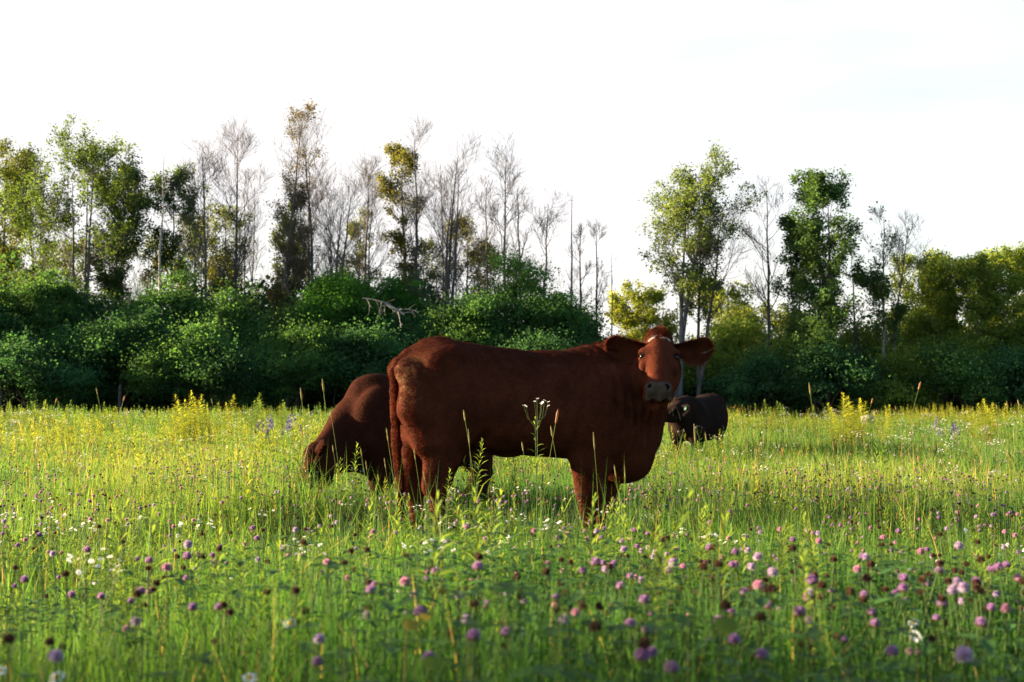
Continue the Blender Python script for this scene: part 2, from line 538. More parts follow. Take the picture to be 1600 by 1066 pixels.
def fur(V, Q, N, C, n, flow, length, seed, lift=0.35, wid=0.0022, lenf=None):
    """short hairs laid over the hide: thin 2-triangle strands"""
    rs = np.random.RandomState(seed)
    A = np.linalg.norm(np.cross(V[Q[:, 1]] - V[Q[:, 0]], V[Q[:, 3]] - V[Q[:, 0]]), axis=1)
    f = rs.choice(len(Q), n, p=A / A.sum())
    u, v = rs.rand(n, 1), rs.rand(n, 1)
    q = Q[f]
    lerp = lambda X: (X[q[:, 0]] * (1 - u) + X[q[:, 1]] * u) * (1 - v) + (X[q[:, 3]] * (1 - u) + X[q[:, 2]] * u) * v
    P = lerp(V); nn = lerp(N); c = lerp(C)
    nn /= np.linalg.norm(nn, axis=1, keepdims=True) + 1e-9
    fl = flow(P) + rs.normal(0, 0.28, (n, 3))
    fl -= nn * (fl * nn).sum(1, keepdims=True); fl /= np.linalg.norm(fl, axis=1, keepdims=True) + 1e-9
    d = fl + nn * (lift * rs.uniform(0.4, 1.3, (n, 1))); d /= np.linalg.norm(d, axis=1, keepdims=True)
    ln = length * rs.uniform(0.6, 1.3, (n, 1))
    if lenf is not None: ln = ln * lenf(P)[:, None]
    side = np.cross(d, nn); side /= np.linalg.norm(side, axis=1, keepdims=True) + 1e-9
    w = wid * rs.uniform(0.6, 1.2, (n, 1))
    P0 = P - nn * 0.002
    Pm = P0 + d * ln * 0.55 + nn * 0.001
    Pt = P0 + d * ln - nn * ln * 0.10
    VV = np.stack([P0 - side * w / 2, P0 + side * w / 2, Pm - side * w / 2, Pm + side * w / 2, Pt], 1).reshape(-1, 3)
    b = np.arange(n)[:, None] * 5
    tint = rs.uniform(0.6, 1.5, (n, 1)) * (0.72 + 0.56 * vnoise(P[:, 0] * 2.0 + P[:, 1], P[:, 2] * 1.3, 8, 14.0))[:, None]
    # locks: neighbouring hairs lean the same way
    lk = np.stack([vnoise(P[:, 0] + P[:, 1], P[:, 2], 31, 22.0), vnoise(P[:, 0] - P[:, 1], P[:, 2], 32, 22.0), vnoise(P[:, 1], P[:, 2] + P[:, 0], 33, 22.0)], 1) - .5
    d = d + lk * 0.9; d /= np.linalg.norm(d, axis=1, keepdims=True)
    CC = np.repeat(c * tint, 5, axis=0)
    return VV, [b + np.array([0, 1, 3, 2]), b + np.array([2, 3, 4])], CC

def build_cow(cow, spec, label, cat, group, base, h=0.0085, nfur=90000, seed=1):
    root = empty(cow.name, (cow.O[0], cow.O[1], 0), cow.psi)
    tag(root, label, cat, group)
    fd = Field(spec['lo'], spec['hi'], h)
    torso(fd, spec['torso'], spec.get('pear', 0.12))
    for e in spec['shapes']:
        if e[0] == 'ell': fd.ell(*e[1:])
        elif e[0] == 'cap': fd.cap(*e[1:])
        elif e[0] == 'chain': fd.chain(*e[1:])
    H0, R, sc = spec['head']
    add_head(fd, H0, R, sc)
    for e in spec.get('late', []):
        if e[0] == 'ell': fd.ell(*e[1:])
        elif e[0] == 'chain': fd.chain(*e[1:])
    V, Q = surface_nets(fd.F, fd.lo, fd.h)
    V = smooth_mesh(V, Q, 3)
    N = vnormals(V, Q)
    if 'disp' in spec:
        V = V + N * spec['disp'](V, N)[:, None]
        N = vnormals(V, Q)
    # hide colour
    br, bg, bb = base
    C = np.tile(np.array([[br, bg, bb]]), (len(V), 1))
    lc = (V - H0) @ R.T / sc                       # lateral, normal, axis
    lc[:, 2] = expa(lc[:, 2])
    hd = np.linalg.norm(lc - np.array([0, -0.05, 0.22]), axis=1) < 0.36
    C *= (0.85 + 0.35 * vnoise(V[:, 0], V[:, 2] + V[:, 1], 3, 6.0))[:, None]
    mz = hd & (lc[:, 2] > 0.432 + 0.006 * np.cos(lc[:, 0] / 0.05 * 3.14)) & (lc[:, 1] > -0.056) & (np.abs(lc[:, 0]) < 0.074)
    C[mz] = np.array(spec.get('muzzle', (0.060, 0.045, 0.041)))
    lip = hd & (lc[:, 2] > 0.42) & (lc[:, 1] <= -0.056)
    C[lip] = C[lip] * 0.75
    ns = hd & (((np.abs(lc[:, 0]) - 0.050) / 0.012) ** 2 + ((lc[:, 2] - 0.452) / 0.014) ** 2 < 1) & (lc[:, 1] > -0.05)
    C[ns] = (0.012, 0.008, 0.008)
    eyr = hd & (((np.abs(lc[:, 0]) - 0.108) / 0.024) ** 2 + ((lc[:, 2] - 0.180) / 0.024) ** 2 < 1)
    C[eyr] *= 0.25
    if spec.get('white'):
        arcz = lambda b: 0.030 + 2.2 * (np.abs(b) - 0.038) ** 2 * 8
        wm_ = hd & (lc[:, 1] > -0.02) & (np.abs(np.abs(lc[:, 0]) - 0.040) < 0.024) & (np.abs(lc[:, 2] - (0.050 + 6.0 * (np.abs(lc[:, 0]) - 0.025) ** 2)) < 0.0065)
        C[wm_] = (0.34, 0.31, 0.30)
    if 'dirt' in spec:                             # dried mud on the pin bones and thighs
        for (c_, r_) in spec['dirt']:
            w_ = np.exp(-(((V - c_) ** 2).sum(1)) / r_ ** 2) * (.25 + vnoise(V[:, 0] * 2 + V[:, 1], V[:, 2], 17, 60.0)) > .74
            C[w_] = (0.115, 0.055, 0.028)
    hoof = V[:, 2] < 0.075
    C[hoof] = (0.03, 0.022, 0.018)
    acc = Acc(); acc.add(V, Q, C)
    furb = []
    flow = spec['flow']
    body_me_V = V
    # ears
    ears = []
    for (ep, er, el, ew, no) in spec['ears']:
        ev, ef = ear_mesh(1, el, ew, no)
        evb = ep + ev @ er
        en = vnormals(evb, ef)
        ec = np.tile(np.array([[br * 1.25, bg * 1.2, bb * 1.1]]), (len(evb), 1))
        inner = np.arange(len(evb)) < len(evb) // 2
        ec[inner] *= 0.95
        acc.add(evb, ef, ec)
        out = er[0]
        dn = -er[1]
        fv = fur(evb, ef, en, ec, int(nfur * 0.045), lambda P, out=out, dn=dn: np.tile((out * 0.8 + dn * 0.5)[None], (len(P), 1)), 0.020, seed + 7, 0.45, 0.0022)
        furb.append(fv)
        # fine hair standing out all round the rim
        gA = evb[:len(evb) // 2].reshape(22, 13, 3)
        rim = np.concatenate([gA[4:, 12], gA[-1, ::-1], gA[4:, 0][::-1]])
        cen = gA[8:14].mean((0, 1)); rs = np.random.RandomState(seed + 23); k = 900
        t = rs.rand(k) * (len(rim) - 1.01); i = t.astype(int); f_ = (t - i)[:, None]
        p0 = rim[i] * (1 - f_) + rim[i + 1] * f_
        d = unit3(p0 - cen) + rs.normal(0, .35, (k, 3)); ln = rs.uniform(.008, .020, (k, 1)); p1 = p0 + d * ln * .5; p2 = p0 + d * ln
        sd = np.cross(d, er[2]); sd = sd / (np.linalg.norm(sd, axis=1, keepdims=True) + 1e-9) * .0011
        vv = np.stack([p0 - sd, p0 + sd, p1 - sd * .7, p1 + sd * .7, p2], 1).reshape(-1, 3); b = np.arange(k)[:, None] * 5
        furb.append((vv, [b + np.array([0, 1, 3, 2]), b + np.array([2, 3, 4])], np.tile(np.array([[br * 1.8, bg * 2.0, bb * 2.2]]), (len(vv), 1))))
        # long fringe along the lower edge
        low = evb[:len(evb) // 2].reshape(22, 13, 3)[:16, 0]
        rs = np.random.RandomState(seed + 11)
        k = 150
        t = rs.rand(k) * 13
        i = t.astype(int); f_ = (t - i)[:, None]
        p0 = low[i] * (1 - f_) + low[i + 1] * f_
        d = (dn[None] * 1.0 + out[None] * 0.3 + rs.normal(0, 0.22, (k, 3)))
        ln = rs.uniform(0.02, 0.042, (k, 1))
        p1 = p0 + d * ln * 0.5; p2 = p0 + d * ln
        sd = er[0][None] * 0.0013
        vv = np.stack([p0 - sd, p0 + sd, p1 - sd * .7, p1 + sd * .7, p2], 1).reshape(-1, 3)
        b = np.arange(k)[:, None] * 5
        furb.append((vv, [b + np.array([0, 1, 3, 2]), b + np.array([2, 3, 4])], np.tile(np.array([[br * 1.5, bg * 1.6, bb * 1.6]]), (len(vv), 1))))
    body = link('body', acc.mesh('body', M_hide), root)
    # coat
    def lenf(P):
        lc2 = (P - H0) @ R.T / sc
        onh = (np.linalg.norm(lc2 - np.array([0, -0.05, 0.26]), axis=1) < 0.28)
        muz = onh & (lc2[:, 2] > 0.40)
        f = np.ones(len(P)); f[onh] = 0.55; f[muz] = 0.12
        tuft = (np.linalg.norm(lc2 - np.array([0, 0, 0.0]), axis=1) < 0.075)
        f[tuft] = 1.6
        f[P[:, 2] < 0.5] *= 0.7
        f[(P[:, 2] > 1.26) & ~onh] *= 1.7
        return f
    furb.append(fur(V, Q, N, C * 1.15, nfur, flow, 0.022, seed, 0.30, 0.0026, lenf))
    fa = Acc()
    for (vv, ff, cc) in furb: fa.add(vv, ff, cc)
    link('coat', fa.mesh('coat', M_hair, False), root)
    # eyes
    me = None
    for sgn in (-1, 1):
        if me is None:
            th = np.linspace(0, math.pi, 9); ph = np.linspace(0, 2 * math.pi, 15)[:-1]
            ev = np.array([[math.sin(a) * math.cos(b), math.sin(a) * math.sin(b), math.cos(a)] for a in th for b in ph]) * 0.0185 * sc
            ef = np.array([[i * 14 + j, (i + 1) * 14 + j, (i + 1) * 14 + (j + 1) % 14, i * 14 + (j + 1) % 14] for i in range(8) for j in range(14)])
            me = np_mesh('eye', ev, [ef], None, M_eye)
        link('eye', me, root, H0 + (R[0] * sgn * 0.0965 + R[1] * 0.006 + R[2] * 0.178) * sc)
    # tail switch
    if 'switch' in spec:
        pts, wdt, nn, ln0 = spec['switch']
        rs = np.random.RandomState(seed + 5)
        pts = np.array(pts); K = len(pts)
        t0 = rs.rand(nn) ** 0.8 * (K - 1.6)
        seg = 7
        tt = np.clip(t0[:, None] + np.linspace(0, 1, seg)[None] * rs.uniform(0.9, 1.7, (nn, 1)), 0, K - 1.001)
        i = tt.astype(int); f_ = (tt - i)[..., None]
        cen = pts[i] * (1 - f_) + pts[i + 1] * f_
        wv = np.interp(tt, np.arange(K), wdt)
        off = rs.normal(0, 1, (nn, 1, 3)); off /= np.linalg.norm(off, axis=2, keepdims=True)
        off = off * rs.rand(nn, 1, 1) ** 0.4
        grow = np.linspace(0.25, 1, seg)[None, :, None]
        wob = 0.006 * np.sin(np.linspace(0, 5, seg)[None, :, None] + rs.rand(nn, 1, 1) * 6) * rs.normal(0, 1, (nn, 1, 3))
        cl = cen + off * wv[..., None] * grow + wob
        rad = np.full((nn, seg), 0.0022) * np.linspace(1, 0.3, seg)[None]
        tv, tq = tubes(cl, rad, 3)
        tc = np.repeat(rs.uniform(0.6, 1.5, (nn, 1)), seg * 3, axis=1).reshape(-1, 1) * np.array([[br, bg, bb]]) * 1.0
        a2 = Acc(); a2.add(tv, tq, tc)
        link('tail_switch', a2.mesh('tail_switch', M_hair), root)
    return root

# --- the red cow that stands side on and looks at the camera
mc = Cow('standing_cow', ((822 - 800) / FPX * 8.2, 8.2), 17.0)
P = mc.P
tors = []
for px, t, b, w in [(628, 560, 655, .085), (640, 545, 690, .16), (662, 534, 705, .215), (690, 530, 705, .245), (735, 538, 687, .25), (760, 542, 698, .265),
                    (790, 546, 708, .275), (840, 549, 712, .29), (890, 549, 716, .285), (930, 545, 728, .255), (965, 545, 745, .225),
                    (1000, 565, 745, .185), (1014, 605, 724, .12), (1024, 645, 692, .06)]:
    a = P(px, t); c = P(px, b)
    tors.append((a[0], a[2], c[2], w))
hs, hn_ = -0.155, 0.155                            # near and far side
G = 0.0
def footed(v, py):
    v = v.copy()
    if py >= 835: v[2] = {835: .20, 845: .18, 855: .105, 860: .10, 872: .04, 874: .04}[py]
    return v
def leg_hind(P, y, px, back=0):
    q = lambda x, yy, d=0.0: footed(P(x, yy, y + d), yy)
    return [('ell', q(px + 12, 632), (0.20, 0.105, 0.25), 0.10),
            ('chain', [(q(px + 20, 640), .155), (q(px + 12, 690), .115), (q(px + 6, 722), .078), (q(px - 2, 752), .060), (q(px - 6, 770), .052)], 0.05, 0.62),
            ('chain', [(q(px - 2, 690), .075), (q(px - 10, 730), .030), (q(px - 17, 762), .030)], 0.05),
            ('chain', [(q(px - 6, 768), .052), (q(px - 1, 795), .043), (q(px + 2, 835), .036), (q(px + 6, 855), .042)], 0.02, 0.9),
            ('chain', [(q(px + 6, 855), .042), (q(px + 16, 872), .046)], 0.02)]
shapes = []
shapes += leg_hind(P, hs, 686)
shapes += [(e[0],) + tuple(e[1:]) for e in leg_hind(P, hn_, 652)]
shapes += [
    ('ell', P(634, 578, -.095), (0.075, 0.05, 0.06), 0.06),            # near pin bone
    ('ell', P(624, 578, .095), (0.075, 0.05, 0.06), 0.06),
    ('ell', P(702, 562, -.190), (0.10, 0.035, 0.045), 0.12),            # hook bones
    ('ell', P(692, 562, .190), (0.10, 0.045, 0.05), 0.08),
    ('chain', [(P(645, 590, -.12), .07), (P(650, 640, -.15), .085), (P(662, 690, -.15), .07)], 0.08),   # back of the near thigh
    ('chain', [(P(632, 590, .12), .07), (P(640, 640, .15), .085), (P(648, 690, .15), .07)], 0.08),
    ('ell', P(955, 640, -.20), (0.19, 0.10, 0.26), 0.10),              # shoulder
    ('ell', P(955, 640, .20), (0.19, 0.10, 0.26), 0.10),
    ('ell', P(935, 560, 0), (0.18, 0.10, 0.07), 0.08),                 # withers
    ('ell', P(976, 716, 0), (0.15, 0.12, 0.125), 0.10),                 # brisket
    ('ell', P(765, 688, 0), (0.16, 0.12, 0.050), 0.08),                # udder and flank fold
    ('ell', P(788, 706, 0), (0.06, 0.035, 0.022), 0.06),
]
def leg_front(P, y, px):
    q = lambda x, yy, d=0.0: footed(P(x, yy, y + d), yy)
    return [('chain', [(q(px + 14, 680), .150), (q(px + 4, 725), .105), (q(px, 765), .066), (q(px - 2, 800), .052)], 0.07, 0.72),
            ('chain', [(q(px - 2, 800), .054), (q(px - 2, 815), .046), (q(px - 2, 845), .034), (q(px, 860), .042)], 0.02, 0.95),
            ('chain', [(q(px, 860), .042), (q(px + 8, 874), .048)], 0.02)]
shapes += leg_front(P, -.145, 921)
shapes += leg_front(P, .145, 944)
# neck turned to the camera
Hw = at(1031, 526, 8.20)                            # poll in the world
H0 = mc.Wp(Hw)
a_w = np.array([-0.10, -math.sin(math.radians(42)), -math.cos(math.radians(42))])
n_w = np.array([-0.06, -math.cos(math.radians(42)), math.sin(math.radians(42))])
R = frame(mc.W(a_w), mc.W(n_w))
nb = H0 + R[1] * -0.12 + R[2] * 0.10
jaw = H0 + R[1] * -0.16 + R[2] * 0.27
shapes += [('chain', [(P(925, 640, 0), .24), (P(965, 622, -.02), .205), (P(996, 612, -.05), .160), (nb * .5 + P(1008, 600, -.08) * .5, .125)], 0.12, 0.85),
           ('chain', [(P(965, 590, 0), .13), (P(1000, 580, -.05), .12), (nb, .105)], 0.10, 0.9),
           ('chain', [(P(978, 690, 0), .13), (P(1001, 665, -.05), .088), (P(1014, 640, -.12), .062), (jaw, .05)], 0.08, 0.7)]
# tail: arches off the rump, hangs straight down behind the hind legs
tl = [(690, 540, .045), (664, 545, .045), (641, 554, .040), (624, 566, .034), (616, 580, .031), (617, 610, .029), (618, 650, .027), (620, 695, .025), (623, 730, .022)]
tailp = []
for i, (px, py, r) in enumerate(tl):
    tailp.append((P(px, py, 0), r))
late = [('chain', tailp, 0.018)]
sw = [P(619, 690, 0), P(622, 720, 0), P(625, 748, 0), P(627, 775, 0), P(626, 800, 0), P(627, 828, 0)]
def e_frame(cow, out, up, face):
    o = cow.W(out); o = o / np.linalg.norm(o)
    f = cow.W(face); f = f - o * (f @ o); f /= np.linalg.norm(f)
    u = cow.W(up); u = u - o * (u @ o) - f * (u @ f); u /= np.linalg.norm(u)
    return np.array([o, u, f])
eL = H0 + R[0] * 0.0
bsign = 1 if (R[0] @ mc.W([1, 0, 0])) > 0 else -1
earR = H0 + R[0] * bsign * 0.075 + R[1] * -0.03 + R[2] * 0.075
earL = H0 - R[0] * bsign * 0.075 + R[1] * -0.03 + R[2] * 0.075
ears = [(earR, e_frame(mc, (1, .10, .05), (-.04, 0, 1), (0.05, -1, -.10)), .265, .132, True),
        (earL, e_frame(mc, (-1, .10, .08), (.06, 0, 1), (-0.05, -1, -.10)), .265, .132, True)]
def disp(V, N):
    w = np.exp(-((V[:, 0] - P(975, 600, 0)[0]) / 0.17) ** 2) * sstep(0.70, 0.95, V[:, 2]) * (V[:, 1] < 0.05)
    grv = lambda ax, bx, r, a: 0
    hdist = np.linalg.norm((V - H0) @ R.T - np.array([0, -0.05, 0.2]), axis=1)
    w = w * sstep(0.24, 0.34, hdist)
    d = 0.019 * w * np.sin(V[:, 0] * 95 + 2.5 * np.sin(V[:, 2] * 4.5) + V[:, 1] * 12)
    d += 0.020 * (vnoise(V[:, 0] + V[:, 1] * .6, V[:, 2], 11, 5.0) - 0.5)
    d += 0.008 * (vnoise(V[:, 0] + V[:, 1] * .6, V[:, 2], 12, 16.0) - 0.5)
    d *= sstep(0.20, 0.30, hdist) * sstep(0.3, 0.5, V[:, 2])
    # soft hollow in front of the hip and behind the shoulder
    near = V[:, 1] < 0
    hol = lambda c, r, a: -a * np.exp(-((V[:, 0] - c[0]) ** 2 + (V[:, 2] - c[2]) ** 2) / r ** 2) * near
    d += hol(P(738, 572, -.25), 0.10, 0.022) + hol(P(905, 610, -.3), 0.10, 0.014) + hol(P(715, 700, -.2), 0.07, 0.012)
    return d
flow_main = lambda Pn: np.stack([-np.ones(len(Pn)), 0 * Pn[:, 1], -0.55 * np.ones(len(Pn))], 1)
spec = dict(lo=(-1.05, -0.62, -0.02), hi=(1.15, 0.50, 1.60), torso=tors, shapes=shapes, late=late, head=(H0, R, 1.08), ears=ears,
            disp=disp, flow=flow_main, white=True, dirt=[(P(641, 582, -.14), .16), (P(640, 620, -.18), .14), (P(655, 565, -.12), .12)], switch=(sw, [.018, .036, .046, .040, .026, .008], 900, 0.2))
main_cow = build_cow(mc, spec, 'large red-brown cow standing side on, head turned to the camera', 'cow', 'cattle grazing in the meadow', (0.060, 0.0165, 0.0092), seed=1, nfur=220000)

# metric legs for the other cattle
def mleg_front(s_, y, k=1.0, dx=0.0):
    z = lambda a: a * k
    return [('chain', [((s_ + .04, y, z(.66)), .14 * k), ((s_ + .01, y, z(.50)), .095 * k), ((s_ + dx * .4, y, z(.37)), .060 * k), ((s_ + dx * .5, y, z(.32)), .055 * k)], 0.07, 0.75),
            ('chain', [((s_ + dx * .5, y, z(.32)), .054 * k), ((s_ + dx * .8, y, z(.20)), .037 * k), ((s_ + dx, y, z(.10)), .042 * k), ((s_ + dx + .04, y, z(.04)), .046 * k)], 0.02, 0.95)]
def mleg_hind(s_, y, k=1.0, dx=0.0):
    z = lambda a: a * k
    return [('ell', (s_ + .04, y * 1.15, z(.80)), (0.21 * k, 0.10 * k, 0.27 * k), 0.10),
            ('chain', [((s_ + .08, y, z(.76)), .16 * k), ((s_ + .05, y, z(.62)), .115 * k), ((s_ - .02, y, z(.50)), .065 * k), ((s_ - .05, y, z(.44)), .052 * k)], 0.05, 0.65),
            ('chain', [((s_ - .05, y, z(.44)), .05 * k), ((s_ - .02 + dx * .5, y, z(.28)), .037 * k), ((s_ + dx, y, z(.10)), .042 * k), ((s_ + dx + .05, y, z(.04)), .046 * k)], 0.02, 0.95)]

# --- the red cow grazing behind, head in the grass
gc = Cow('grazing_cow', ((684 - 800) / FPX * 10.6, 10.6), 196.0)
P2 = gc.P
tors = []
for px, t, b, w in [(558, 615, 730, .12), (568, 597, 744, .18), (585, 587, 746, .25), (610, 587, 744, .28), (650, 589, 740, .31), (690, 586, 736, .31),
                    (730, 582, 726, .28), (765, 583, 710, .22), (785, 596, 690, .13)]:
    a = P2(px, t); c = P2(px, b)
    tors.append((a[0], a[2], c[2], w))
Hw = at(487, 706, 9.9)
H0 = gc.Wp(Hw)
R = frame(gc.W((-0.22, -0.28, -0.93)), gc.W((-0.90, -0.30, 0.25)))
sf = P2(592, 700)[0]; sh = P2(742, 700)[0]
shapes = mleg_front(sf, .16, 1.0, 0.05) + mleg_front(sf - .03, -.16, 1.0, -0.10) + mleg_hind(sh, .16, 1.0) + mleg_hind(sh - .03, -.16, 1.0, 0.08)
shapes += [('ell', P2(590, 660, .19), (0.18, 0.10, 0.26), 0.10), ('ell', P2(590, 660, -.19), (0.18, 0.10, 0.26), 0.10),
           ('ell', P2(582, 606, 0), (0.16, 0.09, 0.08), 0.08),
           ('chain', [(P2(580, 665, 0), .29), (P2(556, 684, .02), .215), (P2(530, 702, .05), .155), (H0 + R[1] * -0.10 + R[2] * 0.06, .125)], 0.10, 0.75),
           ('chain', [(P2(574, 620, 0), .13), (P2(542, 655, .02), .09), (H0 + R[1] * -0.05, .07)], 0.08, 0.8)]
ears = []
for sg in (-1, 1):
    lat = R[0] * sg
    up = -R[2]
    f = np.cross(lat, up); f = f if f @ R[1] > 0 else -f
    o = lat * 0.9 - R[2] * 0.45; o /= np.linalg.norm(o)
    f = R[1] - o * (R[1] @ o); f /= np.linalg.norm(f)
    u = np.cross(f, o)
    ears.append((H0 + lat * 0.07 + R[1] * -0.03 + R[2] * 0.06, np.array([o, u, f]), .20, .11, False))
spec = dict(lo=(-1.05, -0.50, -0.02), hi=(1.75, 0.60, 1.45), torso=tors, shapes=shapes, head=(H0, R, 1.0), ears=ears,
            flow=lambda Pn: np.stack([-np.ones(len(Pn)), 0 * Pn[:, 1], -0.5 * np.ones(len(Pn))], 1),
            disp=lambda V, N: 0.010 * (vnoise(V[:, 0] + V[:, 1] * .6, V[:, 2], 13, 5.0) - 0.5),
            late=[('chain', [((P2(785, 596)[0] + .05, 0, 1.2), .045), ((P2(785, 596)[0] - .06, 0, 1.1), .035), ((P2(785, 596)[0] - .07, 0, .86), .028), ((P2(785, 596)[0] - .05, 0, .70), .03)], 0.02)])
build_cow(gc, spec, 'red-brown cow with its head down in the grass, half hidden behind the big cow', 'cow', 'cattle grazing in the meadow', (0.030, 0.0095, 0.0060), h=0.011, nfur=60000, seed=2)

# --- the black cow far behind on the right
kc = Cow('black_cow', (2.98, 20.6), 238.0)
tors = [(.72, .95, .66, .08), (.62, 1.04, .52, .16), (.45, 1.11, .44, .24), (.25, 1.12, .42, .28), (0, 1.12, .41, .33), (-.25, 1.14, .42, .34), (-.45, 1.19, .48, .30), (-.62, 1.19, .6, .24), (-.72, 1.08, .7, .14)]
Hw = at(1063, 631, 19.75)
H0 = kc.Wp(Hw)
R = frame(kc.W((-0.85, -0.25, -0.47)), kc.W((-0.45, -0.35, 0.80)))
shapes = mleg_front(.42, .15, .92) + mleg_front(.45, -.15, .92, .05) + mleg_hind(-.50, .16, .95) + mleg_hind(-.46, -.16, .95, .05)
shapes += [('ell', (.42, .19, .80), (0.18, 0.10, 0.25), 0.10), ('ell', (.42, -.19, .80), (0.18, 0.10, 0.25), 0.10),
           ('ell', (-.50, .17, 1.08), (.10, .06, .07), .08), ('ell', (-.50, -.17, 1.08), (.10, .06, .07), .08),
           ('chain', [((.45, 0, .88), .24), ((.68, 0, .90), .18), (H0 + R[1] * -0.10 + R[2] * 0.06, .125)], 0.10, 0.8)]
ears = []
for sg in (-1, 1):
    lat = R[0] * sg
    o = lat * 0.95 - R[2] * 0.25; o /= np.linalg.norm(o)
    f = R[1] * .7 + R[2] * .7; f = f - o * (f @ o); f /= np.linalg.norm(f)
    ears.append((H0 + lat * 0.07 + R[1] * -0.03 + R[2] * 0.06, np.array([o, np.cross(f, o), f]), .20, .12, False))
spec = dict(lo=(-1.0, -0.55, -0.02), hi=(1.7, 0.75, 1.45), torso=tors, shapes=shapes, head=(H0, R, 1.0), ears=ears, muzzle=(0.02, 0.018, 0.018),
            flow=lambda Pn: np.stack([-np.ones(len(Pn)), 0 * Pn[:, 1], -0.5 * np.ones(len(Pn))], 1),
            late=[('chain', [((-.66, 0, 1.16), .045), ((-.80, 0, 1.05), .035), ((-.84, 0, .8), .028), ((-.84, 0, .5), .035)], 0.02)])
bc = build_cow(kc, spec, 'black cow far behind on the right with a green tag in its ear', 'cow', 'cattle grazing in the meadow', (0.014, 0.0085, 0.0080), h=0.014, nfur=30000, seed=3)
best = min(ears, key=lambda e: (kc.O + kc.h * e[0][0] + kc.l * e[0][1])[1])
tb = [(-.028, -.032), (.028, -.032), (.034, .0), (.024, .034), (-.024, .034), (-.034, .0)]
tv = [(x, y, z) for z in (-.003, .003) for (x, y) in tb]
n6 = 6
tf4 = [[i, (i + 1) % n6, (i + 1) % n6 + n6, i + n6] for i in range(n6)]
tme = np_mesh('ear_tag', tv, [np.array([[5, 4, 3, 2, 1, 0], [6, 7, 8, 9, 10, 11]]), np.array(tf4)], None, M_tag, False)
to = link('ear_tag', tme, bc)
Rm = Matrix([[float(best[1][j][i]) for j in range(3)] for i in range(3)])
to.matrix_local = Matrix.Translation(Vector(best[0] + best[1][0] * .14 + best[1][2] * .012)) @ Rm.to_4x4()
# ------------------------------------------------------------------ ground
gx = np.concatenate([-np.geomspace(380, 45, 14), np.linspace(-40, 40, 81), np.geomspace(45, 380, 14)])
gy = np.concatenate([-np.geomspace(60, 12, 10), np.linspace(-10, 100, 111), np.geomspace(110, 600, 14)])
GX, GY = np.meshgrid(gx, gy)
GV = np.stack([GX, GY, ground_z(GX, GY)], 2).reshape(-1, 3)
i_ = np.arange(len(gy) - 1)[:, None] * len(gx) + np.arange(len(gx) - 1)[None]
GF = np.stack([i_, i_ + 1, i_ + 1 + len(gx), i_ + len(gx)], 2).reshape(-1, 4)
tag(link('ground', np_mesh('ground', GV, [GF], None, M_ground)), kind='structure')

# ------------------------------------------------------------------ trees
def unit(v): return v / (np.linalg.norm(v, axis=-1, keepdims=True) + 1e-9)

def branches(rs, P0, R0, par_dir, n_each, lo, hi, length, up, K=6, spread=0.9, rfac=0.5, wob=0.08):
    """children of the polylines P0 (N,Kp,3) with radii R0: n_each per parent"""
    N, Kp, _ = P0.shape
    t = rs.uniform(lo, hi, (N, n_each))
    x = t * (Kp - 1.001)
    i = x.astype(int); f = (x - i)[..., None]
    ar = np.arange(N)[:, None]
    s = P0[ar, i] * (1 - f) + P0[ar, i + 1] * f
    r = (R0[ar, i] * (1 - f[..., 0]) + R0[ar, i + 1] * f[..., 0]) * rfac
    d0 = unit(P0[ar, i + 1] - P0[ar, i])
    rnd = unit(rs.normal(0, 1, s.shape))
    side = unit(rnd - d0 * (rnd * d0).sum(-1, keepdims=True))
    ang = spread * rs.uniform(0.6, 1.25, t.shape)[..., None]
    d = d0 * np.cos(ang) + side * np.sin(ang)
    ln = length(t, rs)[..., None]
    s = s.reshape(-1, 3); d = d.reshape(-1, 3); ln = ln.reshape(-1, 1); r = r.reshape(-1)
    P = [s]; cur = d.copy()
    for k in range(1, K):
        cur = unit(cur + np.array([0, 0, up]) / K + rs.normal(0, wob, cur.shape))
        P.append(P[-1] + cur * ln / (K - 1))
    P = np.stack(P, 1)
    R = np.maximum(r[:, None], 0.006) * np.linspace(1, 0.25, K)[None]
    return P, R

DIAM = np.array([[0, -0.5, 0], [0.42, 0.0, 0.10], [0, 0.62, 0], [-0.42, 0.0, 0.10]])
def leaf_quads(rs, pos, size, up=0.5, out=None):
    """one folded leaf (4 corners) at every position"""
    n = len(pos)
    nn = rs.normal(0, 1, (n, 3)); nn[:, 2] = np.abs(nn[:, 2]) + up
    if out is not None: nn += out
    nn = unit(nn)
    a = rs.normal(0, 1, (n, 3)); a = unit(a - nn * (a * nn).sum(1, keepdims=True)); a[:, 2] -= 0.35; a = unit(a)
    b = np.cross(nn, a)
    sz = size * rs.uniform(0.6, 1.35, (n, 1, 1))
    V = pos[:, None] + sz * (b[:, None] * DIAM[None, :, :1] + a[:, None] * DIAM[None, :, 1:2] + nn[:, None] * DIAM[None, :, 2:])
    F = np.arange(n * 4).reshape(n, 4)
    return V.reshape(-1, 3), F

def trunk_line(rs, h, lean, K=12, wob=0.02, base=(0, 0)):
    z = np.linspace(0, 1, K)
    w = np.cumsum(rs.normal(0, wob * h / K ** 0.5, (K, 2)), 0); w -= w[0]
    return np.stack([base[0] + lean[0] * h * z ** 1.3 + w[:, 0] * 0.5, base[1] + lean[1] * h * z ** 1.3 + w[:, 1] * 0.5, z * h - 0.15], 1)[None]

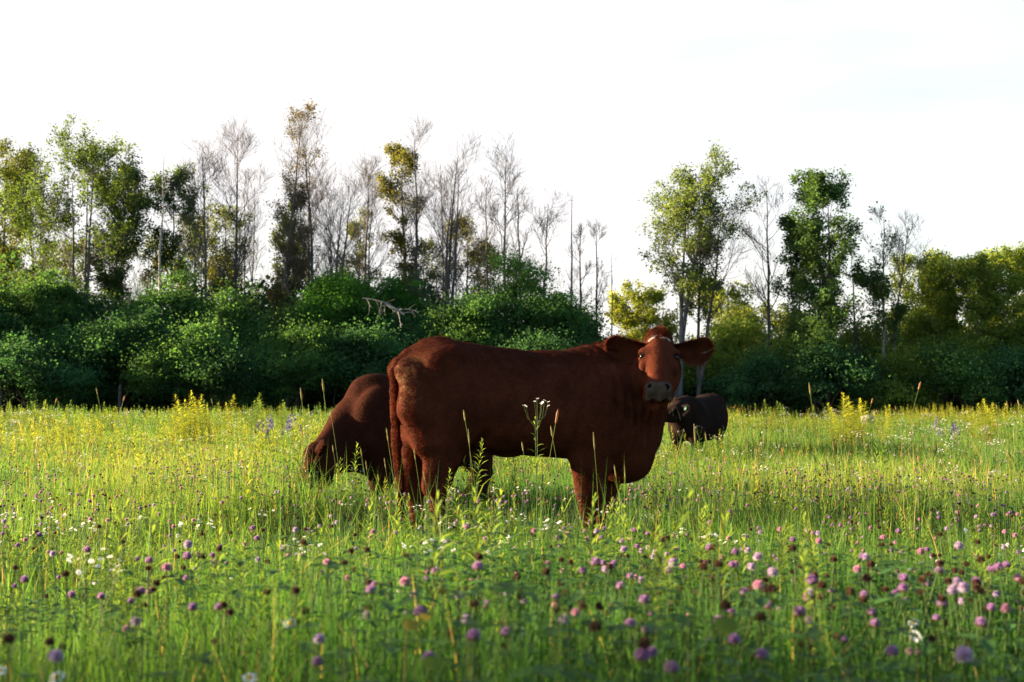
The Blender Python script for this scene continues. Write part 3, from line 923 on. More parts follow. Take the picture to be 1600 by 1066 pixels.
def make_tree(name, X, Y, h, w, label, cat='tree', group=None, seed=0, leaf=(0.05, 0.09, 0.02), n_leaf=9000, size=0.13, base=0.30, stems=1, lean=(0, 0),
              tr=0.16, n1=26, n2=7, n3=5, up=0.9, spread=0.8, bark=(0.10, 0.09, 0.08), shape='oval', dead=False, vary=0.3, clump=0.28, yel=0.15, weight=None):
    rs = np.random.RandomState(seed * 7 + 13)
    z0 = float(ground_z(X, Y))
    w = w * (1.45 if n_leaf == 0 else 1.0 if shape == 'column' else 1.3)
    root = empty(name, (X, Y, z0))
    tag(root, label, cat, group)
    wood = Acc(); tips = []; twP = []
    for s_ in range(stems):
        b = (0, 0) if stems == 1 else tuple(rs.normal(0, 0.35, 2))
        ln = (lean[0] + (rs.normal(0, .07) if stems > 1 else 0), lean[1])
        hh = h * (1 if s_ == 0 else rs.uniform(0.75, 0.97))
        T = trunk_line(rs, hh, ln, base=b)
        TR = tr * (h / 18) ** 0.5 * np.linspace(1, 0.10, 12)[None] ** 0.9
        v, q = tubes(T, TR, 7); wood.add(v, q, bark)
        prof = {'oval': lambda t: np.interp(t, [base, base + .15, .6, .85, 1], [.45, .85, 1, .7, .28]),
                'fan': lambda t: np.interp(t, [base, .5, .8, 1], [1.25, 1.0, .7, .35]),
                'column': lambda t: np.interp(t, [base, .5, .85, 1], [.8, .9, 1.0, .5]),
                'cone': lambda t: np.interp(t, [base, .5, 1], [1.1, .8, .2]),
                'vase': lambda t: np.interp(t, [base, .45, .8, 1], [.35, .6, 1.0, .6])}[shape]
        k1 = max(4, n1 // stems)
        B1, R1 = branches(rs, T, TR, None, k1, base, 0.985, lambda t, r: 0.5 * w * prof(t) * r.uniform(.75, 1.25, t.shape) * (1.25 if up > .7 else 1.1), up, 7, spread, .45, 0.10)
        v, q = tubes(B1, R1, 4); wood.add(v, q, bark)
        B2, R2 = branches(rs, B1, R1, None, n2, .2, .98, lambda t, r: (0.26 * w * (1.1 - .5 * t)) * r.uniform(.6, 1.2, t.shape), up * .8, 5, .75, .55, 0.12)
        v, q = tubes(B2, np.maximum(R2, .0075), 3); wood.add(v, q, np.array(bark) * 1.05)
        if n3:
            B3, R3 = branches(rs, B2, R2, None, n3, .15, .98, lambda t, r: (0.13 * w * (1.1 - .4 * t)) * r.uniform(.6, 1.2, t.shape), up * .5, 4, .7, .6, 0.12)
            v, q = tubes(B3, np.maximum(R3, .006), 3); wood.add(v, q, np.array(bark) * 1.1)
            twP.append(B3)
        else:
            twP.append(B2)
    zm = max(float(v_[:, 2].max()) for v_ in wood.V) + (.15 if n_leaf else 0); fz = h / zm
    for v_ in wood.V: v_[:, 2] *= fz
    link('trunk', wood.mesh('trunk', M_bark), root)
    if n_leaf:
        n_leaf = int(n_leaf * 2.1)
        lo = []
        for B in twP:
            m = int(n_leaf / stems)
            # whole sprays carry leaves, others stay nearly bare
            wsp = rs.rand(len(B)) ** 0.9
            zc = B[:, -1, 2] / h
            wsp = wsp * (0.30 + vnoise(B[:, -1, 0] + B[:, -1, 1], B[:, -1, 2], seed + 3, 0.9)) ** 0.9
            if weight is not None: wsp = wsp * weight(zc, B[:, -1, 0])
            j = rs.choice(len(B), m, p=wsp / wsp.sum())
            t = rs.uniform(0.2, 1, m) * (B.shape[1] - 1.001); i = t.astype(int); f = (t - i)[:, None]
            p = B[j, i] * (1 - f) + B[j, i + 1] * f + rs.normal(0, clump * .55, (m, 3))
            lo.append(p)
        p = np.concatenate(lo)
        p[:, 2] *= fz
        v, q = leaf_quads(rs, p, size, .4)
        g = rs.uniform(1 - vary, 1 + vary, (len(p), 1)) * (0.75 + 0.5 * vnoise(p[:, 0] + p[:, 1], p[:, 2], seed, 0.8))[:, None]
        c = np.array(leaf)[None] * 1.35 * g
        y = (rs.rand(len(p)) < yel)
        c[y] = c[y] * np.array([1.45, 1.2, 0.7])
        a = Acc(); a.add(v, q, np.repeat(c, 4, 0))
        link('crown', a.mesh('crown', M_leaf, False), root)
    return root

def make_shrub(name, X, Y, h, w, d, label, cat='shrub', group=None, seed=0, leaf=(0.04, 0.085, 0.03), n_leaf=16000, size=0.17, nclump=60, cl=0.95, yel=0.08, ground_gap=0.0, bark=(0.07, 0.06, 0.05), skirt=0.35):
    """many-stemmed bush: leaf clumps over a lumpy crown, stems inside"""
    rs = np.random.RandomState(seed * 11 + 5)
    z0 = float(ground_z(X, Y))
    root = empty(name, (X, Y, z0))
    tag(root, label, cat, group)
    # clump centres on a lumpy half-ellipsoid shell and some inside
    u = rs.normal(0, 1, (nclump, 3)); u[:, 2] = np.abs(u[:, 2]) * 1.1 - skirt; u = unit(u)
    rad = rs.uniform(0.62, 1.0, nclump) ** 0.7
    lump = 0.8 + 0.4 * rs.rand(nclump)
    hc = h * 0.48
    nclump = int(nclump)
    C = np.stack([u[:, 0] * w / 2 * rad * lump, u[:, 1] * d / 2 * rad, hc + u[:, 2] * (h - hc - cl * .5) * rad * np.clip(lump, .8, 1.08)], 1)
    C[:, 2] = np.maximum(C[:, 2], 0.5 + ground_gap)
    C[:, 2] *= 0.66 + 0.50 * vnoise(C[:, 0] + X, C[:, 1], seed + 40, 0.55)
    cr = cl * rs.uniform(0.45, 1.35, nclump)
    wt_ = cr ** 2; j = rs.choice(nclump, n_leaf, p=wt_ / wt_.sum())
    q = unit(rs.normal(0, 1, (n_leaf, 3))); q[:, 2] = np.where(rs.rand(n_leaf) < .72, np.abs(q[:, 2]), q[:, 2])
    rr = rs.uniform(0.35, 1.08, (n_leaf, 1)) ** 0.55
    p = C[j] + q * rr * cr[j][:, None] * np.array([1.15, 1.15, 0.80])
    # ragged sprays standing proud of the clumps
    sp = rs.rand(n_leaf) < 0.22
    p[sp] += q[sp] * rs.uniform(0, .8, (sp.sum(), 1)) + np.array([0, 0, .15])
    jj = j[p[:, 2] > 0.05]
    p = p[p[:, 2] > 0.05]
    v, f = leaf_quads(rs, p, size, .55)
    g = rs.uniform(.85, 1.15, (len(p), 1)) * (0.8 + 0.4 * vnoise(p[:, 0] + p[:, 1], p[:, 2], seed, 0.7))[:, None]
    ct = rs.uniform(.65, 1.45, nclump)
    c = np.array(leaf)[None] * g * ct[jj][:, None]
    y = rs.rand(len(p)) < yel
    c[y] = c[y] * np.array([1.8, 1.3, 0.8])
    a = Acc(); a.add(v, f, np.repeat(c, 4, 0))
    # upright leafy shoots above the mass
    ns_ = int(10 + w * 3); b_ = C[rs.choice(nclump, ns_)]
    m_ = 55; tt_ = rs.rand(ns_, m_, 1)
    sl_ = rs.uniform(.7, 1.7, (ns_, 1, 1)); dr_ = np.concatenate([rs.normal(0, .25, (ns_, 1, 2)), np.ones((ns_, 1, 1))], 2)
    ps = (b_[:, None] * np.array([1, 1, .93]) + np.array([0, 0, .3]) + dr_ * sl_ * tt_ + rs.normal(0, 1, (ns_, m_, 3)) * (.20 * (1.15 - tt_))).reshape(-1, 3)
    v, f = leaf_quads(rs, ps, size, .55)
    a.add(v, f, np.repeat(np.array(leaf)[None] * rs.uniform(.8, 1.5, (len(ps), 1)), 4, 0))
    # stems
    ns = 9
    st = np.stack([rs.normal(0, w * .10, ns), rs.normal(0, d * .10, ns), np.full(ns, -0.1)], 1)
    en = C[rs.choice(nclump, ns)]
    tt = np.linspace(0, 1, 7)[None, :, None]
    mid = st[:, None] * (1 - tt) + en[:, None] * tt
    mid[:, :, 2] = st[:, None, 2] * (1 - tt[..., 0] ** .8) + en[:, None, 2] * tt[..., 0] ** .8
    mid += rs.normal(0, .06, mid.shape)
    tv, tq = tubes(mid, np.full((ns, 1), .07) * np.linspace(1, .3, 7)[None], 5)
    wd = Acc(); wd.add(tv, tq, bark)
    B, Rr = branches(rs, mid, np.full((ns, 7), .05), None, 7, .3, .95, lambda t, r: .28 * w * r.uniform(.5, 1, t.shape), .5, 6, .8, .5)
    tv, tq = tubes(B, np.maximum(Rr, .008), 3); wd.add(tv, tq, bark)
    link('trunk', wd.mesh('trunk', M_bark), root)
    link('crown', a.mesh('crown', M_leaf, False), root)
    return root

def zpx(px, Y): return (px - 800.0) / FPX * Y
def hpx(py, Y): return CAMH + (HOR - py) * Y / FPX
BARE = dict(n_leaf=0, bark=(0.085, 0.08, 0.08), n2=8, n3=5, spread=.72)
GB = 'bare trees rising out of the wood'
GL = 'leafy trees rising out of the wood'
# name, photo column of the foot, column lean at the top, photo row of the top, depth, width m, options, label
TREES = [
 ('leafy_tree', 5, 0, 205, 84, 4.6, dict(n_leaf=9000, n1=26, leaf=(.06, .085, .02), yel=.35), 'tall sunlit yellow-green tree cut off by the left edge of the picture'),
 ('leafy_tree', 118, -8, 184, 80, 7.6, dict(n_leaf=11500, n1=34, stems=3, base=.30, leaf=(.045, .08, .022), yel=.18, spread=.95), 'broad leafy tree with the tallest crown near the left edge'),
 ('leafy_tree', 62, -22, 232, 86, 5.0, dict(n_leaf=6000, n1=22, leaf=(.05, .08, .022), yel=.25), 'leafy tree leaning left just left of the broadest tree'),
 ('leafy_tree', 178, 10, 245, 83, 5.0, dict(n_leaf=9000, n1=24, base=.4, leaf=(.035, .065, .028)), 'darker leafy tree against the right side of the broadest left-hand tree'),
 ('dead_tree', 247, 0, 242, 76, 1.6, dict(n_leaf=0, n1=9, n2=3, n3=0, tr=.14, bark=(.26, .25, .25), base=.35, shape='column'), 'pale grey dead trunk, straight and almost branchless, on the left'),
 ('leafy_tree', 262, 4, 252, 84, 4.6, dict(n_leaf=5200, n1=20, base=.4, leaf=(.04, .075, .025)), 'thinly leaved tree just right of the pale dead trunk on the left'),
 ('bare_tree', 325, -4, 203, 80, 4.2, dict(n1=26, base=.45, shape='oval', **BARE), 'bare reddish tree left of the tall narrow brown one'),
 ('leafy_tree', 315, 0, 330, 90, 6.0, dict(n_leaf=7000, n1=22, leaf=(.07, .085, .02), yel=.4), 'low golden-lit tree behind the trunks left of the narrow brown tree'),
 ('bare_tree', 370, -3, 172, 82, 4.4, dict(n1=30, base=.40, shape='oval', **BARE), 'tall bare tree with upswept twigs beside the narrow brown tree'),
 ('narrow_tree', 420, 8, 156, 80, 3.3, dict(n_leaf=7000, n1=60, n2=8, n3=4, base=.25, shape='column', size=.10, leaf=(.06, .055, .03), yel=.3, spread=.75, up=.9, stems=2), 'tall narrow brown-green tree, the highest of the left half'),
 ('leafy_tree', 455, 0, 300, 88, 3.6, dict(n_leaf=3000, n1=18, leaf=(.04, .07, .025)), 'small dark leafy tree between the narrow brown tree and the bare fan-shaped tree'),
 ('bare_tree', 520, 0, 156, 80, 6.2, dict(n1=52, base=.30, stems=3, shape='fan', up=1.2, **BARE), 'densely twigged bare tree spreading like a fan, left of centre'),
 ('bare_tree', 482, -6, 215, 84, 4.2, dict(n1=24, base=.35, shape='oval', **BARE), 'bare tree against the left side of the fan-shaped one'),
 ('bare_tree', 568, 8, 230, 84, 3.6, dict(n1=22, base=.35, shape='oval', **BARE), 'bare tree against the right side of the fan-shaped one'),
 ('leafy_tree', 628, -4, 212, 82, 3.6, dict(n_leaf=5600, n1=28, base=.30, shape='column', leaf=(.07, .08, .022), yel=.4), 'thinly leaved yellow-green tree behind the rump of the big cow'),
 ('bare_tree', 655, 0, 172, 80, 3.6, dict(n1=26, base=.40, shape='oval', **BARE), 'bare tree with the highest tip of the centre group'),
 ('bare_tree', 690, 14, 192, 79, 5.2, dict(n1=36, base=.30, stems=3, shape='fan', up=1.1, **BARE), 'bare many-stemmed tree spreading to the right, above the back of the big cow'),
 ('leafy_tree', 735, 2, 330, 88, 3.6, dict(n_leaf=2800, n1=18, leaf=(.075, .085, .022), yel=.5), 'low sparse yellow-leaved tree behind the bare trees in the centre'),
 ('bare_tree', 792, 3, 202, 80, 3.8, dict(n1=20, base=.35, tr=.15, shape='fan', **BARE), 'tall single bare tree with side branches, centre of the picture'),
 ('bare_tree', 818, -8, 268, 84, 3.0, dict(n1=16, base=.40, shape='oval', **BARE), 'slim bare tree just right of the tall single one'),
 ('bare_tree', 765, -4, 262, 84, 2.8, dict(n1=16, base=.40, shape='oval', **BARE), 'slim bare tree just left of the tall single one'),
 ('bare_tree', 845, 8, 285, 80, 3.4, dict(n1=14, base=.40, shape='fan', **BARE), 'small bare tree with sparse branches reaching right'),
 ('dead_tree', 890, 4, 300, 78, 1.2, dict(n_leaf=0, n1=5, n2=2, n3=0, tr=.15, bark=(.16, .15, .15), base=.5, shape='column'), 'straight dead trunk with a broken tip, right of centre'),
 ('bare_tree', 908, 2, 345, 80, 1.8, dict(n1=12, base=.45, shape='oval', **BARE), 'thin bare sapling beside the straight dead trunk'),
 ('bare_tree', 932, 6, 338, 78, 2.0, dict(n1=12, base=.45, shape='oval', **BARE), 'thin bare sapling behind the shoulders of the big cow'),
 ('dead_tree', 957, -2, 396, 76, 1.3, dict(n_leaf=0, n1=6, n2=2, n3=0, tr=.10, bark=(.12, .11, .11), base=.55, shape='fan'), 'short dead trunk with a crooked twig, left of the head of the big cow'),
 ('dead_tree', 1008, -6, 486, 70, 1.0, dict(n_leaf=0, n1=4, n2=1, n3=0, tr=.09, bark=(.10, .09, .09), base=.5, shape='column'), 'short dead stick-like trunk left of the poll of the big cow'),
 ('dead_tree', 1036, -2, 458, 70, 1.0, dict(n_leaf=0, n1=3, n2=1, n3=0, tr=.09, bark=(.10, .09, .09), base=.6, shape='column'), 'dark dead trunk rising straight above the head of the big cow'),
 ('leafy_tree', 1066, 6, 222, 72, 4.9, dict(n_leaf=7000, n1=34, stems=2, base=.50, shape='oval', leaf=(.07, .11, .035), yel=.30, tr=.20, up=1.0, bark=(.10, .10, .11), size=.12), 'tall two-stemmed tree with a light airy crown behind the head of the big cow'),
 ('leafy_tree', 1090, 6, 262, 73, 2.8, dict(n_leaf=3600, n1=22, base=.35, leaf=(.045, .075, .03), tr=.14, size=.12), 'slim leafy tree pressed against the tall airy one'),
 ('bare_tree', 1088, 48, 300, 72, 4.0, dict(n1=18, base=.45, tr=.17, shape='oval', **BARE), 'bare tree leaning right beside the tall airy one'),
 ('bare_tree', 1200, 2, 270, 74, 3.2, dict(n1=18, base=.40, shape='oval', **BARE), 'tall thin bare tree standing alone between the two big leafy trees'),
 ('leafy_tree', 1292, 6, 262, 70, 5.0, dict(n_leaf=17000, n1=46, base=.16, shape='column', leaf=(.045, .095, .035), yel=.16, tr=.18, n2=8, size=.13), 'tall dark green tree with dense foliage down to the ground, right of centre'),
 ('leafy_tree', 1262, -14, 330, 71, 2.6, dict(n_leaf=4200, n1=18, base=.35, leaf=(.035, .072, .03), tr=.10), 'thin leafy tree pressed against the left side of the dense dark green tree'),
 ('leafy_tree', 1378, 0, 312, 70, 2.9, dict(n_leaf=2600, n1=20, base=.35, leaf=(.04, .075, .03), tr=.15, bark=(.20, .18, .17), weight=lambda z, x: np.where(z < .78, 1.0, .06)), 'pale-trunked tree with bare top right of the dense dark green tree'),
 ('bare_tree', 1385, 36, 322, 70.5, 2.8, dict(n1=14, base=.50, tr=.13, shape='oval', **BARE), 'bare tree leaning right, pale trunk, near the right edge group'),
 ('bare_tree', 1342, -4, 380, 72, 1.8, dict(n1=12, base=.35, shape='oval', **BARE), 'small bare tree right beside the dense dark green one'),
 ('leafy_tree', 1438, 0, 386, 80, 4.6, dict(n_leaf=8000, n1=24, base=.22, leaf=(.105, .15, .03), yel=.4), 'yellow-green tree in evening light left of the round trees at the right edge'),  # evening sun put into brighter leaf colours, here and in the next two rows
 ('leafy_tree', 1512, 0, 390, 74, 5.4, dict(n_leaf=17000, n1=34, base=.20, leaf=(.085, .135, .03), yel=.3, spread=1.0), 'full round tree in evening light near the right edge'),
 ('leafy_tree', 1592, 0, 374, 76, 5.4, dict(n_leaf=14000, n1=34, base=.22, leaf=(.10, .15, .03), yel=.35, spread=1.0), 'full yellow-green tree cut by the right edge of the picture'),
 ('leafy_tree', 1665, 0, 360, 78, 6.0, dict(n_leaf=9000, n1=30, base=.22, leaf=(.06, .09, .022), yel=.3), None),
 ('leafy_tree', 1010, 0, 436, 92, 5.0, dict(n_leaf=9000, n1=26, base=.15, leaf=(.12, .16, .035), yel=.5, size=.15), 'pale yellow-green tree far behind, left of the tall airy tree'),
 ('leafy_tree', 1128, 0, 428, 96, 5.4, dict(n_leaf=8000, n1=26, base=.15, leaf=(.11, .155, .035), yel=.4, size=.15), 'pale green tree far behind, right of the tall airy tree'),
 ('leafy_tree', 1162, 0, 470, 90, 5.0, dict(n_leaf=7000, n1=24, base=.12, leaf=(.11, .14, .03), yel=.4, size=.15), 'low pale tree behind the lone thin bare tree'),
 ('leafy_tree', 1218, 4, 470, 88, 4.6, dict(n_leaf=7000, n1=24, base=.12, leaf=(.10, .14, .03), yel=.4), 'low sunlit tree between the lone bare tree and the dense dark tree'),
]
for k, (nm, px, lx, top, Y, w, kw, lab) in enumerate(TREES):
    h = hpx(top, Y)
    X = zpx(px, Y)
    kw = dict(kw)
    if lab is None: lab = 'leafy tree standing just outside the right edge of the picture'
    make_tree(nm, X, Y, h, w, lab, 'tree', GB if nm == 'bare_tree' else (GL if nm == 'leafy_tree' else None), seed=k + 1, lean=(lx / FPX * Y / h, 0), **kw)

# unseen trees added left of the view to keep the near meadow in shade
for k, (X, Y, h, w, nl, lab) in enumerate([(-27, 4.7, 13, 7.0, 20000, 'nearer'), (-34, -2, 14, 9, 6000, 'farther')]):
    make_tree('leafy_tree', X, Y, h, w, 'unseen leafy tree added outside the left edge to shade the nearest grass, %s one' % lab, 'tree', None, seed=300 + k, base=.10, n1=40, n_leaf=nl, size=.2)

# more trunks and thin trees in the wood behind
rsx = np.random.RandomState(55)
EX = []
for k in range(26):
    px = float(np.interp(k / 25, [0, 1], [20, 900])) + rsx.uniform(-14, 14)
    top = np.interp(px, [0, 200, 300, 500, 700, 900], [270, 300, 250, 235, 265, 390]) + rsx.uniform(-25, 60)
    EX.append((px, top, 88 + rsx.uniform(-2, 8), rsx.uniform(2.6, 4.2)))
WH = ['standing deep in the wood at the far left', 'deep in the wood behind the pale dead trunk', 'deep in the wood behind the narrow brown tree', 'deep in the wood behind the fan-shaped bare tree', 'deep in the wood above the rump of the big cow', 'deep in the wood above the back of the big cow']
for k, (px, top, Y, w) in enumerate(EX):
    h = hpx(top, Y); wh = WH[min(5, int(px / 155))]
    if k % 3 == 0:
        make_tree('leafy_tree', zpx(px, Y), Y, h * .85, w, ['pale', 'slender', 'crooked', 'low', 'airy', 'ragged', 'tall', 'spindly', 'small'][k // 3] + ' thin leafy tree ' + wh, 'tree', 'thin trees deep in the wood', seed=200 + k, leaf=(.06, .085, .022), yel=.4, n_leaf=2600, n1=18, base=.3)
    else:
        make_tree('bare_tree', zpx(px, Y), Y, h, w, ['short', 'pale grey', 'dark', 'straight', 'fine-twigged', 'forked', 'crooked', 'spindly', 'tall', 'weak', 'brushy', 'narrow', 'slanting', 'wispy', 'knotty', 'grey', 'upright'][k - k // 3 - 1] + ' thin bare tree ' + wh, 'tree', 'thin trees deep in the wood', seed=200 + k, n1=18, base=.3, shape='vase', tr=.11, **BARE)

# shrubs and understory: (px, top row, depth, width px, colour, label)
DG = (.032, .088, .040); MG = (.050, .118, .040); YG_LIT = (.115, .175, .038)  # the yellow-green has the sunlight on the bushes put into the leaf colour
SHRUBS = [
 (-60, 400, 74, 170, DG, 'dark green bush mass cut by the left edge of the picture'),
 (28, 398, 75, 175, MG, 'big round bush at the far left with lighter top leaves'),
 (92, 430, 77, 150, DG, 'dark green bush under the broadest left-hand tree'),
 (60, 520, 70, 170, DG, 'low dark bush in front at the far left'),
 (185, 452, 72, 165, DG, 'dark green bush behind the second fence post from the left'),
 (262, 440, 76, 150, MG, 'dark bush at the foot of the pale dead trunk'),
 (300, 490, 70, 150, MG, 'bush with layered light green sprays, left of centre of the left half'),
 (395, 428, 75, 170, MG, 'tall rounded bush under the narrow brown tree'),
 (350, 540, 69, 130, DG, 'low dark bush just left of the third fence post'),
 (462, 500, 70, 130, MG, 'medium bush with light green tips above the grazing cow'),
 (530, 390, 76, 95, (.038, .115, .025), 'vine-covered green column of leaves under the fan-shaped bare tree'),
 (602, 402, 77, 110, (.038, .115, .025), 'vine-covered hump with a dark hollow above the rump of the big cow'),
 (575, 500, 71, 140, DG, 'dark bush behind the rump of the big cow'),
 (668, 470, 74, 150, DG, 'dark shadowy bush behind the back of the big cow'),
 (745, 455, 73, 130, MG, 'green bush rising behind the middle of the big cow'),
 (812, 412, 75, 140, MG, 'highest green bush behind the back of the big cow'),
 (875, 432, 73, 120, MG, 'green bush sloping down to the right behind the shoulders of the big cow'),
 (840, 520, 69, 150, DG, 'low green bush directly behind the back of the big cow'),
 (915, 500, 72, 80, DG, 'dark tapering bush left of the head of the big cow'),
 (1000, 520, 84, 110, YG_LIT, 'sunlit yellow-green bush behind the head of the big cow'),
 (1100, 525, 76, 100, YG_LIT, 'leafy green bush right of the head of the big cow'),
 (1150, 500, 80, 110, YG_LIT, 'yellow-green bush under the lone thin bare tree'),
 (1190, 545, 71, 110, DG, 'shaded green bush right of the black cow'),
 (1250, 500, 74, 90, YG_LIT, 'green bush left of the foot of the dense dark green tree'),
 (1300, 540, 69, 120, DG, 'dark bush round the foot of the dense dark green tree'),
 (1360, 500, 74, 100, YG_LIT, 'yellow-green bush behind the pale-trunked tree'),
 (1400, 535, 70, 110, YG_LIT, 'medium green bush right of the pale-trunked tree'),
 (1450, 480, 74, 120, YG_LIT, 'yellow-green bush under the trees near the right edge'),
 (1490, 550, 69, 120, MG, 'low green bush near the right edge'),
 (1545, 480, 73, 130, YG_LIT, 'green bush under the full round tree near the right edge'),
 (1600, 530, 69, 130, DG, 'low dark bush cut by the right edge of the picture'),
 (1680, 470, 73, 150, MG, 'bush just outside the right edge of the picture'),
]
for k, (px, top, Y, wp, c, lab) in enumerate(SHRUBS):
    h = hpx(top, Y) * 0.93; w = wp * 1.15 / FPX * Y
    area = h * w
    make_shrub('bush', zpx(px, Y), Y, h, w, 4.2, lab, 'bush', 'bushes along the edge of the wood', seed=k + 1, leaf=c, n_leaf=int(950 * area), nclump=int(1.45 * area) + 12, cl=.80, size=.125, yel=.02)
# the dark wood behind: a continuous mass of undergrowth no one could count
rs = np.random.RandomState(77)
n = 230000
x = rs.uniform(-60, 62, n); y = rs.uniform(79, 100, n)
top = np.interp(x / y * FPX + 800, [-600, 0, 250, 560, 700, 900, 950, 1000, 1250, 1600, 2200], [9, 9, 8.0, 8.3, 7.5, 6.5, 4.5, 4.6, 5.2, 6.8, 8])
top = top * (0.72 + 0.5 * vnoise(x, y, 21, .35))
z = rs.rand(n) ** 0.75 * top
keep = vnoise(x + y * .3, z * 1.3 + y, 22, .8) > .22
pp = np.stack([x, y, z], 1)[keep]
n2_ = 60000
x2 = rs.uniform(-60, 62, n2_); y2 = rs.uniform(72.5, 82, n2_); z2 = rs.rand(n2_) * 2.6
pp = np.concatenate([pp, np.stack([x2, y2, z2], 1)])
v, f = leaf_quads(rs, pp, .32, .5)
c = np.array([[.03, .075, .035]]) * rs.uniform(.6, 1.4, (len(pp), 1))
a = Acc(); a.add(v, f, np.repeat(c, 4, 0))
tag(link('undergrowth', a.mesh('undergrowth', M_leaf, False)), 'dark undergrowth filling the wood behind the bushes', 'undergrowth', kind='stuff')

# fence posts at the edge of the wood
def post(px, top, Y, lab, wpx=6):
    X = zpx(px, Y); zt = hpx(top, Y); r = wpx / FPX * Y / 2
    K = 9
    th = np.arange(8) * math.pi / 4
    rs = np.random.RandomState(px)
    z = np.linspace(-0.3, zt, K)
    prof = r * (1 + 0.06 * rs.normal(0, 1, (K, 8)))
    V = np.stack([prof * np.cos(th) + 0.02 * z[:, None], prof * np.sin(th), np.repeat(z[:, None], 8, 1)], 2)
    V[-1, :, 2] += 0.04 * np.cos(th)
    V = V.reshape(-1, 3)
    F = [[i * 8 + j, i * 8 + (j + 1) % 8, (i + 1) * 8 + (j + 1) % 8, (i + 1) * 8 + j] for i in range(K - 1) for j in range(8)]
    me = np_mesh('fence_post', V, [np.array(F), np.array([[(K - 1) * 8 + j for j in range(8)]])], None, M_post, False)
    o = link('fence_post', me, None, (X, Y, float(ground_z(X, Y))))
    tag(o, lab, 'fence post', 'fence posts along the edge of the wood')
post(1, 598, 69.5, 'weathered wooden fence post at the left edge of the picture')
post(187, 600, 69.5, 'weathered wooden fence post under the dark bushes, second from the left')
post(318, 600, 69.5, 'weathered wooden fence post behind the tall yellow weed clump')
post(447, 597, 69.5, 'weathered wooden fence post just left of the grazing cow')

# fallen grey branch caught in the bushes
rs = np.random.RandomState(8)
A0 = at(566, 466, 68.2); B0 = at(632, 492, 67.6)
tt = np.linspace(0, 1, 9)[:, None]
main_ = (A0 * (1 - tt) + B0 * tt + np.array([0, 0, .22]) * np.sin(tt * 3.1))[None]
rad_ = np.linspace(.02, .075, 9)[None]
wd = Acc(); tv, tq = tubes(main_, rad_, 6); wd.add(tv, tq, (.13, .135, .145))
B_, R_ = branches(rs, main_, rad_, None, 9, .1, .95, lambda t, r: r.uniform(.5, 1.3, t.shape), -.2, 6, .9, .6, .18)
tv, tq = tubes(B_, np.maximum(R_, .014), 4); wd.add(tv, tq, (.13, .135, .145))
B2_, R2_ = branches(rs, B_, R_, None, 3, .3, .9, lambda t, r: r.uniform(.2, .6, t.shape), -.1, 4, .8, .6, .15)
tv, tq = tubes(B2_, np.maximum(R2_, .009), 3); wd.add(tv, tq, (.13, .135, .145))
tag(link('dead_branch', wd.mesh('dead_branch', M_bark)), 'pale grey dead branch caught in the dark bushes above the grazing cow', 'branch')
# ------------------------------------------------------------------ meadow
rg = np.random.RandomState(4242)
def scatter(n, y0, y1, margin=1.3, k=0.41, rs=rg):
    """n random points in the part of the field the camera can see (and a step around it)"""
    Y = []
    while sum(map(len, Y)) < n:
        y = rs.uniform(y0, y1, n); w = (2 * k * y + 2 * margin) / (2 * k * y1 + 2 * margin)
        Y.append(y[rs.rand(n) < w])
    y = np.concatenate(Y)[:n]
    x = rs.uniform(-1, 1, n) * (k * y + margin)
    return x, y

def sward(x, y):
    """height of the sward"""
    h = np.interp(y, [0, 3, 6, 7.5, 11, 16, 25, 45, 75], [.36, .37, .36, .33, .33, .38, .42, .48, .50])
    h = h * (1 - .32 * np.exp(-((x + .45) / .75) ** 2 - ((y - 7.0) / 1.3) ** 2) - .28 * np.exp(-((x - .50) / .55) ** 2 - ((y - 7.2) / 1.2) ** 2))
    h = h + .16 * np.exp(-((x + 1.55) / .8) ** 2 - ((y - 8.9) / .8) ** 2)
    h = h * (1 - .35 * np.exp(-((x - 2.4) / 1.6) ** 2 - ((y - 17.5) / 2.5) ** 2))
    return h * (0.66 + 0.68 * vnoise(x, y, 31, 0.55)) * (0.85 + 0.3 * vnoise(x, y, 32, 2.1))

def blades(rs, x, y, h, w, seg, colr, bend=0.35):
    n = len(x)
    az = rs.uniform(0, 2 * math.pi, n)
    d = np.stack([np.cos(az), np.sin(az)], 1)
    fa = az + rs.normal(0, .9, n) + math.pi / 2
    sd = np.stack([np.cos(fa), np.sin(fa), np.zeros(n)], 1)
    bn = np.abs(rs.normal(0, bend, n)); bn[rs.rand(n) < .14] *= 2.4; bn = np.minimum(bn, 1.25)[:, None]
    z0 = ground_z(x, y)
    rows = []
    for k in range(seg + 1):
        t = k / seg
        px = x[:, None] + d[:, :1] * bn * h[:, None] * t * t
        py = y[:, None] + d[:, 1:] * bn * h[:, None] * t * t
        pz = z0[:, None] + h[:, None] * (t - 0.30 * bn * t * t)
        c = np.concatenate([px, py, pz], 1)
        ww = (w * (1 - 0.15 * t if t < .6 else (0.91 * (1 - t) / .4)))[:, None] / 2
        if k < seg: rows += [c - sd * ww, c + sd * ww]
        else: rows += [c]
    V = np.stack(rows, 1)
    m = V.shape[1]; b = np.arange(n)[:, None] * m
    Q = [b + np.array([2 * k, 2 * k + 1, 2 * k + 3, 2 * k + 2]) for k in range(seg - 1)]
    T = b + np.array([2 * seg - 2, 2 * seg - 1, 2 * seg])
    C = np.repeat(colr, m, axis=0)
    return V.reshape(-1, 3), ([np.concatenate(Q)] if Q else []) + [T], C

